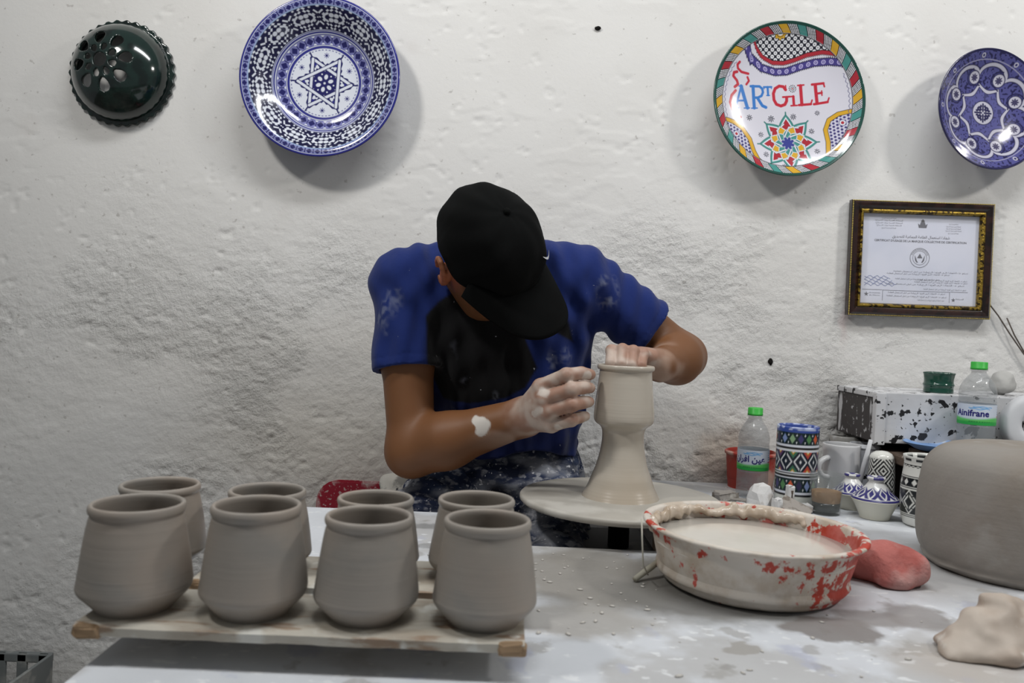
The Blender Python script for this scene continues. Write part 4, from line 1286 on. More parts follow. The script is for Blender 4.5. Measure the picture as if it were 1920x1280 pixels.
# ---- tall cup with coloured tile bands
cols6 = [rgb(84, 132, 84), rgb(206, 92, 56), rgb(40, 34, 74), rgb(128, 146, 190), rgb(134, 166, 128), rgb(64, 60, 110)]
def col_cup(T, R, Z, S, H=.118):
    n = len(T); c = np.tile(np.array(GLAZE), (n, 1)); z = Z / H
    W = rgb(212, 214, 216)
    def bandz(a, b, col): paint(c, ((z > a) & (z < b)) * 1.0, col)
    bandz(-.1, .14, rgb(200, 202, 196))
    bandz(.14, .165, BLK2); bandz(.18, .19, BLK2)
    for (a, b, off) in ((.195, .36, 3), (.78, .93, 0)):
        m = ((z > a) & (z < b)) * 1.0
        u = T * 16 / (2 * math.pi); fu = frac(u) - .5; v = (z - a) / (b - a) - .5
        paint(c, m, rgb(20, 40, 44))
        idx = (np.floor(u).astype(int) + off) % 6
        dd = np.abs(fu) + np.abs(v) * .9
        for q in range(6): paint(c, m * (idx == q) * band(dd, .36, .06), cols6[q])
        paint(c, m * band(np.abs(np.abs(fu) - .5) + np.abs(np.abs(v) - .3), .10, .05), W)
    bandz(.375, .40, BLK2); bandz(.405, .415, W); bandz(.42, .44, BLK2)
    a, b = .445, .70
    m = ((z > a) & (z < b)) * 1.0
    u = T * 9 / (2 * math.pi); fu = frac(u) - .5; v = (z - a) / (b - a) - .5
    paint(c, m, rgb(24, 34, 48))
    dd = np.abs(fu) + np.abs(v)
    d2 = np.abs(np.abs(fu) - .5) + np.abs(np.abs(v) - .5)
    for q, cc in ((0, rgb(60, 110, 84)), (1, rgb(176, 70, 60)), (2, rgb(90, 60, 100))):
        paint(c, m * ((np.floor(u + .5).astype(int) % 3) == q) * band(d2, .34, .05), cc)
    paint(c, m * band(d2, .16, .05), YEL); paint(c, m * band(d2, .08, .05), W)
    paint(c, m * band(np.abs(dd - .42), .055, .04) * (np.abs(fu) > .04), W)
    paint(c, m * band(dd, .09, .05), W)
    bandz(.71, .72, W); bandz(.725, .75, BLK2); bandz(.765, .772, BLK2)
    m = (z > .935) * 1.0
    paint(c, m, rgb(56, 78, 152)); paint(c, m * sstep(.45, .7, vn2(T * 5, z * 40, 3)) * (z > .955), rgb(176, 186, 216))
    return c
CD = 1.60
p = at(1497, 800, CD)
g0 = at(1497, 905, CD)
Hc = p.z + .003
prof = np.vstack([[(0, 0), (.036, 0), (.039, .002)], np.stack([np.full(70, .0405), np.linspace(.004, Hc - .003, 70)], -1), [(.0400, Hc), (.0378, Hc), (.037, Hc - .004), (.0365, .01), (0, .008)]])
tag(put('painted_cup', lathe('painted_cup', prof, 260, lambda T, R, Z, S: col_cup(T, R, Z, S, Hc)), m_glaze_soft, None, (p.x, CD, 0)), 'tall cylindrical cup painted with multicoloured tile bands, beside the small water bottle', 'cup')

# ---- water bottles
m_pet = mat('clear_plastic', rgb(165, 170, 172), .08, .8, alpha=.30)
m_cap = mat('green_cap', rgb(56, 172, 62), .4, .5)
def col_label(T, R, Z, S): pass
def bottle(px, d, zbase, H, k, label, words, arab, span0, face):
    p = at(px, 800, d)
    root = empty('water_bottle', (p.x, d, zbase), (0, 0, math.radians(face)))
    r = .0325 * k
    prof = [(0, .004), (.02 * k, .002), (r * .86, .0), (r, .006), (r, H * .10), (r * .97, H * .115), (r, H * .13), (r, H * .30), (r * .985, H * .31), (r * .985, H * .545), (r, H * .56), (r * .97, H * .60), (r, H * .64), (r * .96, H * .70), (r * .82, H * .77), (r * .6, H * .83), (.0145, H * .87), (.0135, H * .885), (.0135, H * .90), (.016, H * .903), (.016, H * .912), (.0125, H * .915), (.0125, H * .985), (0, H * .985)]
    put('bottle_body', lathe('bottle_body', smooth_profile(prof, 4), 48), m_pet, root)
    cap = np.array([(.0125, H * .915), (.0152, H * .915), (.0154, H * .93), (.0154, H * .935), (.0150, H * .937), (.0150, H * .994), (.0140, H), (0, H)])
    put('cap', lathe('cap', cap, 48, None, lambda T, S: 1 + .012 * np.sign(np.sin(T * 24)) * (S > .4) * (S < .9)), m_cap, root)
    # printed label
    z0, z1 = H * .315, H * .540
    def col(T, R, Z, S):
        n = len(T); c = np.tile(np.array(rgb(204, 212, 224)), (n, 1)); v = (Z - z0) / (z1 - z0)
        g = sstep(.40, .26, v + .05 * np.sin(T * 2.0))
        paint(c, g, rgb(92, 190, 92)); paint(c, sstep(.22, .12, v), rgb(44, 160, 70))
        a = frac((T + math.pi / 2) / (2 * math.pi) + .5) - .5     # 0 faces the front
        for q, (y0, s) in enumerate(((.84, .05), (.78, .045), (.88, .03))):
            paint(c, band(np.abs(v - y0 - s * np.sin(a * 60 + q * 2) * .6), .022, .03) * (np.abs(a + .055) < .10 - .02 * q), rgb(110, 170, 220))
        m = (a > .13) & (a < .19)
        paint(c, m * (np.sin(v * 60) > .6) * (v > .5), rgb(140, 150, 190)); paint(c, m * band(np.abs(v - .42), .035, .03), rgb(200, 60, 110))
        paint(c, band(np.abs(v - .16), .02, .02) * (np.abs(a + .04) < .11) * (np.sin(a * 300) > -.5), rgb(40, 110, 60))
        return c
    zz = np.linspace(z0, z1, 40)
    put('paper_label', lathe('paper_label', np.stack([np.full(40, r + .0004), zz], -1), 200, col), m_lab, root)
    V, Fs = text_polys(words, .0165 * k if not arab else .0175 * k, 'CENTER', .0004)
    rr = r + .0009
    def wrap(V):
        a = -math.pi / 2 + V[:, 0] / rr + span0
        return np.stack([rr * np.cos(a), rr * np.sin(a), z0 + (z1 - z0) * .56 + V[:, 1]], -1)
    put('label_lettering', poly_mesh('label_lettering', [(V, Fs)], wrap), m_brand, root)
    tag(root, label, 'bottle', 'water bottles with green caps')
m_lab = mat('bottle_label', rough=.45, spec=.4, attr=True)
m_brand = mat('label_ink', rgb(44, 40, 116), .5, .3)
p = at(1419, 764, 1.66)
bottle(1415, 1.66, 0, p.z, .98, 'small clear water bottle with green cap and arabic lettering, left of the tiled cup', arabic('عين افران'), True, -.55, 0)
BZ = .122
p = at(1831, 678, 1.588)
bottle(1830, 1.588, BZ, p.z - BZ, 1.04, 'clear water bottle with green cap standing behind the clay block', 'Ainifrane', False, -.78, 0)

# ---- red pot behind the small bottle
p = at(1410, 880, 1.755)
m_redpot = mat('dusty_red_plastic', rgb(160, 56, 46), .6, .4, layers=[(14, 4, rgb(186, 160, 146), .46, .6, None, .85)])
tag(put('red_pot', lathe('red_pot', smooth_profile([(0, 0), (.045, 0), (.048, .004), (.054, .070), (.057, .073), (.057, .078), (.053, .079), (.051, .074), (.046, .008), (0, .006)], 4), 48), m_redpot, None, (p.x, 1.765, 0)), 'dusty red plastic pot behind the small water bottle', 'pot')

# ---- ledge on the wall
m_speck = mat('speckled_white_paint', rgb(204, 204, 206), .5, .4, layers=[(12, 3, rgb(186, 186, 188), .4, .7), (42, 5, rgb(36, 35, 36), .585, .61), (110, 4, rgb(40, 38, 40), .64, .67), (17, 6, rgb(52, 50, 50), .66, .68)], bump=[(60, 4, .3, .002)])
m_darkspeck = mat('white_flecked_dark_paint', rgb(62, 58, 58), .6, .4, layers=[(70, 5, rgb(176, 176, 178), .60, .66), (30, 5, rgb(190, 190, 192), .62, .68, (1, 1, .3))], bump=[(60, 4, .3, .002)])
LD = 1.63
a0 = at(1646, 735, LD); a1 = at(1646, 830, LD)
ledge = empty('wall_ledge', (a0.x, LD, a1.z))
tag(ledge, 'black-flecked white ledge on the wall with a dark end, at the right', 'ledge')
hz = a0.z - a1.z
put('front_board', box_mesh('front_board', (0, 0, 0), (1.1, .016, hz), .002), m_speck, ledge)
put('top_board', box_mesh('top_board', (-.003, .0165, hz - .012), (1.1, WALL - LD - .012, hz), .002), m_speck, ledge)
put('end_board', box_mesh('end_board', (0, .017, .0), (.014, WALL - LD - .012, hz - .0125), .002), m_darkspeck, ledge)
put('edge_strip', box_mesh('edge_strip', (-.004, -.004, -.004), (.018, .014, hz), .003), m_speck, ledge)
put('bottom_board', box_mesh('bottom_board', (.015, .017, .0005), (1.1, WALL - LD - .012, .010), .002), m_darkspeck, ledge)
LT = a1.z + hz
# green jar on the ledge
p = at(1760, 716, 1.70)
def gw(T, S): return 1 + .02 * np.sin(T * 9) * (S > .5)
gp = [(0, 0), (.026, 0), (.029, .003), (.0285, .010), (.0305, .016), (.0285, .021), (.0295, .034), (.031, .0385), (.029, .040), (.0262, .037), (.025, .01), (0, .008)]
o = put('green_jar', lathe('green_jar', smooth_profile(gp, 4), 64, None, gw), m_green2 if 'm_green2' in globals() else mat('bottle_green_glaze', rgb(24, 66, 54), .15, .5, coat=.5, layers=[(60, 4, rgb(120, 140, 132), .68, .74)]), None, (p.x, 1.70, LT))
o.scale = (1.0, 1.0, 1.08)
tag(o, 'small dark green glazed jar standing on top of the speckled ledge', 'jar')

# ---- raised wooden board on a dark box, behind the clay block
m_oldwood = mat('old_brown_wood', rgb(98, 84, 74), .8, .3, layers=[(6, 5, rgb(60, 50, 44), .45, .65, (1, 4, 4)), (30, 4, rgb(150, 142, 134), .62, .72)], bump=[(40, 5, .5, .003, (1, 4, 4))])
m_shadowbox = mat('gap_shade_dark', rgb(34, 30, 28), .85, .2)  # near-black colour stands in for the shaded gap under the board
bx0 = .80
st = empty('storage_box', (bx0, 1.545, 0))
tag(st, 'dark open wooden box under the brown board behind the clay block', 'box')
W_ = .56
for (lo, hi, nm) in (((0, 0, 0), (.012, .22, BZ - .034), 'side_panel'), ((W_ - .012, 0, 0), (W_, .22, BZ - .034), 'side_panel'), ((.012, .208, 0), (W_ - .012, .22, BZ - .034), 'back_panel'), ((.012, 0, 0), (W_ - .012, .208, .012), 'bottom_panel')):
    put(nm, box_mesh(nm, lo, hi, .001), m_shadowbox, st)
bo = tag(put('brown_board', box_mesh('brown_board', (0, 0, 0), (W_ + .03, .24, .020), .003, 2, .0008, 3), m_oldwood, None, (bx0 - .02, 1.53, BZ - .0332)), 'rough brown wooden board lying on the dark box behind the clay block', 'board')
tag(put('brown_board', box_mesh('brown_board', (0, 0, 0), (W_ - .05, .088, .012), .003, 2, .0008, 5), m_oldwood, None, (bx0 + .015, 1.535, BZ - .0125)), 'thin brown board under the water bottle, laid on the wider board', 'board')
p = at(1745, 828, 1.55)
m_blueplate = mat('pale_blue_glaze', rgb(120, 156, 206), .3, .5, layers=[(18, 4, rgb(196, 204, 214), .55, .68)])
tag(put('blue_plate', lathe('blue_plate', smooth_profile([(0, .004), (.03, .002), (.04, .0), (.052, .006), (.064, .013), (.065, .0145), (.062, .0145), (.045, .007), (0, .006)], 4), 64), m_blueplate, None, (.855, 1.583, BZ + .001)), 'pale blue plate lying on the brown board in front of the speckled ledge', 'plate')
# white ring (roll) standing up, another round thing behind
m_white = mat('chalky_white', rgb(206, 207, 210), .6, .4, layers=[(10, 3, rgb(186, 186, 188), .4, .7)], bump=[(60, 4, .15, .001)])
def ring_mesh(name, R0, R1, w):
    pr_ = []
    for k in range(33):
        a = 2 * math.pi * k / 32
        ca, sa = math.cos(a), math.sin(a)
        pr_.append(((R0 + R1) / 2 + (R1 - R0) / 2 * math.copysign(abs(ca) ** .6, ca), w / 2 * math.copysign(abs(sa) ** .6, sa)))
    return lathe(name, pr_, 72)
p = at(1937, 768, 1.59)
tag(put('white_ring', ring_mesh('white_ring', .024, .060, .04), m_white, None, (p.x, 1.585, BZ + .060), (math.radians(90), 0, math.radians(-14))), 'thick white ring standing upright behind the clay block at the right edge', 'ring')
p = at(1868, 742, 1.73)
tag(put('white_ball', rough_blob('white_ball', (.026, .026, .025), 3, .22), mat('dull_plaster', rgb(176, 175, 172), .85, .2, bump=[(60, 5, .4, .003)]), None, (p.x + .005, 1.72, LT + .024)), 'pale rounded plaster lump on the ledge behind the large bottle', 'plaster lump')

# ---- white mug with handle, speckled jars
p = at(1566, 836, 1.655)
m_cupw = mat('plain_white_glaze', rgb(206, 206, 208), .3, .5, layers=[(8, 3, rgb(190, 190, 190), .4, .7)])
wm = empty('white_cup', (at(1566, 838, 1.655).x + .019, 1.668, 0), (0, 0, math.radians(25)))
H_ = p.z + .002
put('cup_body', lathe('cup_body', smooth_profile([(0, 0), (.026, 0), (.03, .004), (.034, H_ * .3), (.036, H_ * .7), (.0375, H_ - .002), (.0365, H_), (.035, H_ - .002), (.0335, H_ * .6), (.028, .008), (0, .006)], 4), 56), m_cupw, wm)
hp = [(-.035 + -.028 * math.sin(t), 0, H_ * .60 + .020 * math.cos(t)) for t in np.linspace(-.1, math.pi + .1, 14)]
put('handle', tube_mesh('handle', hp, .0058, 10), m_cupw, wm)
tag(wm, 'plain white cup with a loop handle behind the coffee glass', 'cup')
p = at(1613, 838, 1.685)
m_speckjar = mat('black_spattered_white', rgb(200, 201, 206), .45, .4, layers=[(40, 4, rgb(30, 30, 34), .63, .65), (14, 3, rgb(180, 180, 184), .45, .7)])
Hs = p.z + .002
tag(put('spattered_jar', lathe('spattered_jar', smooth_profile([(0, 0), (.028, 0), (.031, .004), (.032, Hs * .5), (.031, Hs - .008), (.0325, Hs - .004), (.031, Hs), (.028, Hs - .003), (.028, .01), (0, .008)], 4), 56), m_speckjar, None, (p.x + .016, 1.70, 0)), 'white jar spattered with black paint between the white cup and the small vases', 'jar')
p = at(1585, 816, 1.765)
tag(put('glass_jar', lathe('glass_jar', smooth_profile([(0, 0), (.03, 0), (.033, .004), (.0335, p.z - .012), (.031, p.z - .004), (.029, p.z), (.027, p.z - .004), (.03, p.z - .02), (.03, .008), (0, .006)], 4), 48), mat('smudged_glass', rgb(150, 148, 144), .3, .5, alpha=.8, layers=[(24, 4, rgb(200, 200, 200), .5, .65), (40, 4, rgb(60, 58, 56), .6, .66)]), None, (p.x, 1.765, 0)), 'smudged grey jar under the dark end of the ledge', 'jar')
p = at(1637, 826, 1.60)
tag(put('plaster_rod', tube_mesh('plaster_rod', [(p.x - .012, 1.640, .0), (p.x - .006, 1.622, p.z * .6), (p.x, 1.61, p.z)], [.004, .005, .004], 8), m_white), 'thin white plaster rod leaning up behind the black zigzag vase', 'rod')

# ---- coffee glass
g = ground(1549, 968); gD = g.y + .026
p = at(1549, 930, gD); pt = at(1549, 887, gD)
m_glass = mat('clear_glass', rgb(140, 146, 144), .05, .8, alpha=.20)
gl = empty('coffee_glass', (p.x, gD, 0))
GH = pt.z
put('glass_body', lathe('glass_body', [(0, 0), (.0255, 0), (.0268, .003), (.0322, GH - .001), (.0318, GH), (.0305, GH - .001), (.0252, .007), (0, .006)], 56), m_glass, gl)
zc = at(1549, 940, gD).z; zf = at(1549, 920, gD).z
def gr(z): return .0250 + (.0304 - .0252) * (z - .007) / (GH - .008) - .0006
put('black_coffee', lathe('black_coffee', [(0, .0072), (gr(.008), .0072), (gr(zc), zc), (0, zc)], 48), mat('black_coffee', rgb(20, 14, 10), .15, .5), gl)
put('coffee_foam', lathe('coffee_foam', [(gr(zc), zc + .0003), (gr(zf), zf), (gr(zf) - .004, zf + .001), (0, zf + .0005)], 48), mat('coffee_foam', rgb(140, 104, 64), .5, .4, layers=[(60, 4, rgb(170, 134, 92), .5, .7)]), gl)
tag(gl, 'small glass half full of black coffee with tan foam', 'glass')

# ---- small painted tagines
def col_lid(T, R, Z, S):
    n = len(T); c = np.tile(np.array(rgb(214, 214, 212)), (n, 1))
    PU = rgb(44, 40, 110)
    v = (Z - .0405) / .021
    m = ((v > 0) & (v < 1)) * 1.0
    u = T * 9 / (2 * math.pi); fu = frac(u) - .5
    up = frac(u + .5) - .5
    paint(c, m * (v < .95 - .5 * np.abs(fu) * 1.2), PU)
    dd = np.abs(fu) + np.abs(v - .45) * .75
    paint(c, m * band(np.abs(dd - .30), .065, .04), rgb(214, 214, 212))
    paint(c, m * band(np.abs(up) + np.abs(v) * .8, .2, .05), rgb(214, 214, 212))
    paint(c, ((Z < .0405) & (Z > .037)) * 1.0, PU)
    paint(c, band(np.abs(Z - .0411), .0005, .0004), rgb(214, 214, 212))
    paint(c, (Z > .0735) * (np.sin(T * 3 + 1) > -.2), rgb(60, 56, 120))
    return c
m_cream = mat('cream_glaze', CREAM, .3, .5, coat=.2)
def tagine(x, y, sc, label, rz):
    root = empty('small_tagine', (x, y, 0), (0, 0, rz)); root.scale = (sc, sc, sc)
    put('base', lathe('base', smooth_profile([(0, .001), (.022, 0), (.0265, .001), (.0275, .005), (.036, .024), (.0425, .0345), (.0432, .0362), (.0415, .0368), (.036, .032), (0, .008)], 4), 56), m_cream, root)
    lp = smooth_profile([(.0428, .0368), (.0425, .0385), (.0365, .044), (.027, .052), (.0195, .060), (.0150, .066), (.0128, .0695), (.0135, .072), (.0165, .0745), (.0168, .077), (.0145, .0788), (.008, .0775), (0, .077)], 6)
    put('lid', lathe('lid', lp, 160, col_lid), m_glaze_soft, root)
    tag(root, label, 'tagine', 'small blue and white tagines')
g = ground(1641, 977); tagine(at(1641, 940, g.y + .027).x, g.y + .027, 1.0, 'small blue and white painted tagine in front, beside the coffee glass', .2)
p = at(1604, 920, 1.577); tagine(p.x - .004, 1.586, .88, 'small blue and white tagine half hidden behind the coffee glass', 1.0)

# ---- black and white vase and pot
def col_vase(T, R, Z, S, H=.115):
    n = len(T); c = np.tile(np.array(rgb(214, 214, 208)), (n, 1)); z = Z / H
    m = ((z > .06) & (z < .88)) * 1.0
    u = T * 4 / (2 * math.pi); fu = frac(u) - .5; v = frac((z - .06) / .41) - .5
    d = np.abs(fu) + np.abs(v)
    paint(c, m * (np.sin(d * 2 * math.pi * 5.2 + .5) > -.15), BLK2)
    return c
p = at(1656, 848, 1.607)
vH = p.z + .004
vp = np.vstack([[(0, 0), (.020, 0)], np.stack([np.interp(np.linspace(0, 1, 60), [0, .2, .6, .85, 1], [.0215, .025, .0255, .0245, .0225]), np.linspace(.001, vH * .90, 60)], -1), [(.019, vH * .95), (.012, vH * .985), (0, vH)]])
tag(put('zigzag_vase', lathe('zigzag_vase', vp, 180, lambda T, R, Z, S: col_vase(T, R, Z, S, vH)), m_glaze_soft, None, (p.x, 1.607, 0), (0, math.radians(-2), .5)), 'slim vase painted in black and white zigzag diamonds behind the blue tagine', 'vase')
def col_pot(T, R, Z, S, H=.11):
    n = len(T); W = rgb(216, 216, 210); c = np.tile(np.array(W), (n, 1)); z = Z / H
    def bz(a, b, col): paint(c, ((z > a) & (z < b)) * 1.0, col)
    DK = rgb(24, 28, 30)
    bz(.135, .15, DK); bz(.165, .18, DK)
    a, b = .185, .53
    m = ((z > a) & (z < b)) * 1.0
    u = T * 8 / (2 * math.pi); fu = frac(u) - .5; v = (z - a) / (b - a) - .5
    paint(c, m, DK)
    d = np.abs(fu) + np.abs(v)
    paint(c, m * band(np.abs(d - .29), .05, .04) * (np.abs(fu) > .03), W)
    d2 = np.abs(np.abs(fu) - .5) + np.abs(v)
    paint(c, m * band(np.abs(d - .47), .035, .03) * (np.abs(np.abs(v) - .25) > .03), W)
    bz(.53, .545, W); bz(.545, .558, DK)
    a, b = .572, .70
    m = ((z > a) & (z < b)) * 1.0
    u = T * 16 / (2 * math.pi); fu = frac(u) - .5; v = (z - a) / (b - a) - .5
    paint(c, m, DK); paint(c, m * band(np.abs(fu) + np.abs(v) * .8, .30, .06), W)
    bz(.715, .728, DK)
    paint(c, band(np.abs(z - .85 - .012 * np.abs(np.sin(T * 14))), .006, .005), DK); bz(.872, .882, DK)
    paint(c, ((z > .93) & (z < .975)) * (np.sin(T * 10) > -.5), DK)
    return c
p = at(1719, 854, 1.475)
kH = p.z + .002
kp = np.vstack([[(0, 0), (.034, 0), (.0365, .002)], np.stack([np.interp(np.linspace(0, 1, 80), [0, .12, .3, .6, .8, .9, 1], [.038, .0425, .045, .0445, .041, .040, .0425]), np.linspace(.003, kH, 80)], -1), [(.0405, kH), (.038, kH - .006), (.036, .01), (0, .008)]])
tag(put('zigzag_pot', lathe('zigzag_pot', kp, 220, lambda T, R, Z, S: col_pot(T, R, Z, S, kH)), m_glaze_soft, None, (at(1719, 910, 1.47).x + .015, 1.462, 0)), 'round pot with black and white diamond bands next to the clay block', 'pot')

# ---- rubble of plaster and clay scraps
m_plas = mat('plaster_scrap', rgb(204, 203, 202), .8, .3, layers=[(30, 5, rgb(168, 164, 160), .5, .65), (50, 4, rgb(70, 66, 62), .68, .72)], bump=[(60, 5, .5, .003)])
m_scrap = mat('grey_clay_scrap', rgb(150, 144, 138), .8, .3, layers=[(40, 5, rgb(110, 102, 94), .5, .62), (25, 4, rgb(190, 186, 180), .55, .7)], bump=[(80, 5, .5, .002)])
def chunk(name, px, py, d, r, m, label, seed, rot=(0, 0, 0), amp=.22, sub=3, lift=0):
    p = at(px, py, d)
    me = rough_blob(name, r, seed, amp, 2)
    for f in me.polygons: f.use_smooth = False
    o = put(name, me, m, None, (p.x, d, r[2] * .86 + lift), rot)
    tag(o, label, 'scrap', 'plaster and clay scraps at the back of the table')
chunk('plaster_chunk', 1426, 895, 1.50, (.029, .024, .030), m_plas, 'large white plaster chunk in front of the small water bottle', 3, (0, .2, .4), .34)
def slabby(name, px, py, d, size, m, label, seed, rot, z=None):
    p = at(px, py, d)
    me = box_mesh(name, (-size[0] / 2, -size[1] / 2, -size[2] / 2), (size[0] / 2, size[1] / 2, size[2] / 2), min(size) * .25, 2, min(size) * .10, seed)
    o = put(name, me, m, None, (p.x, d, size[2] / 2 if z is None else z), rot)
    tag(o, label, 'scrap', 'plaster and clay scraps at the back of the table')
slabby('clay_slab', 1362, 908, 1.60, (.046, .030, .020), m_scrap, 'dark grey clay slab at the left end of the scraps', 1, (0, 0, .3))
slabby('clay_slab', 1366, 924, 1.53, (.042, .026, .014), m_scrap, 'flat pinkish clay piece lying in front of the dark slab', 2, (0, 0, -.1))
slabby('clay_stick', 1406, 924, 1.51, (.055, .016, .016), m_plas, 'rounded plaster stick pointing at the white chunk', 3, (0, 0, -.45))
slabby('clay_slab', 1392, 908, 1.58, (.040, .026, .010), m_scrap, 'thin clay flake behind the plaster stick', 7, (0, 0, -.5))
slabby('plaster_piece', 1458, 926, 1.47, (.016, .016, .036), m_plas, 'upright plaster piece left of the tilted tile', 4, (.05, 0, .4), .019)
slabby('tile_shard', 1492, 932, 1.47, (.056, .042, .005), m_scrap, 'thin tile shard tilted up beside the coffee glass', 5, (.35, .38, -.5), .0205)
slabby('plaster_piece', 1482, 898, 1.53, (.015, .013, .050), m_plas, 'tall white plaster sliver standing before the tiled cup', 6, (.0, .05, .3), .026)
slabby('plaster_piece', 1504, 925, 1.53, (.036, .026, .016), m_plas, 'lumpy white plaster piece behind the tile shard', 8, (0, 0, .2))
p = at(1494, 908, 1.50)
tag(put('nail', tube_mesh('nail', [(p.x, 1.525, .0165), (p.x + .001, 1.525, .035), (p.x + .001, 1.525, .042)], [.0016, .0016, .0028], 8), mat('rusty_nail', rgb(70, 58, 48), .6, .5)), 'small rusty nail standing up in a plaster piece', 'nail')
# ================================================================== the potter
def A3(px, py, d): return np.array(at(px, py, d))
def nrm(v): v = np.array(v, float); return v / np.linalg.norm(v)

person = empty('person', (0, 1.62, FLOOR))
tag(person, 'person in black cap and blue and black t-shirt bending over the wheel', 'person')
PO = np.array([0, 1.62, FLOOR])

# --- skeleton (photo position and distance)
S_R, E_R, W_R = A3(757, 527, 1.53), A3(772, 846, 1.455), A3(984, 781, 1.385)
S_L, E_L, W_L = A3(1092, 523, 1.545), A3(1281, 668, 1.60), A3(1238, 684, 1.468)
NB = A3(925, 500, 1.57)
HC = A3(916, 468, 1.425)                       # middle of the skull
fw = nrm((.40, -.33, -.85))                    # where the face points
up = np.array((.28, -.82, .46)); up = nrm(up - fw * (up @ fw))
rt = nrm(np.cross(fw, up))                     # the person's right
HA = [fw, rt, up]
CH, BE, PE = A3(938, 620, 1.585), A3(948, 765, 1.625), A3(955, 880, 1.68)
HIP_R, HIP_L = A3(885, 890, 1.67), A3(1015, 905, 1.67)
KN_R = np.array([A3(800, 930, 1.49)[0], 1.49, -.035]); KN_L = np.array([A3(1045, 980, 1.33)[0], 1.335, -.088])
AN_R = np.array([KN_R[0] - .02, 1.53, FLOOR + .09]); AN_L = np.array([KN_L[0] - .01, 1.40, FLOOR + .09])

def head_pt(f, r, u): return HC + fw * f + rt * r + up * u

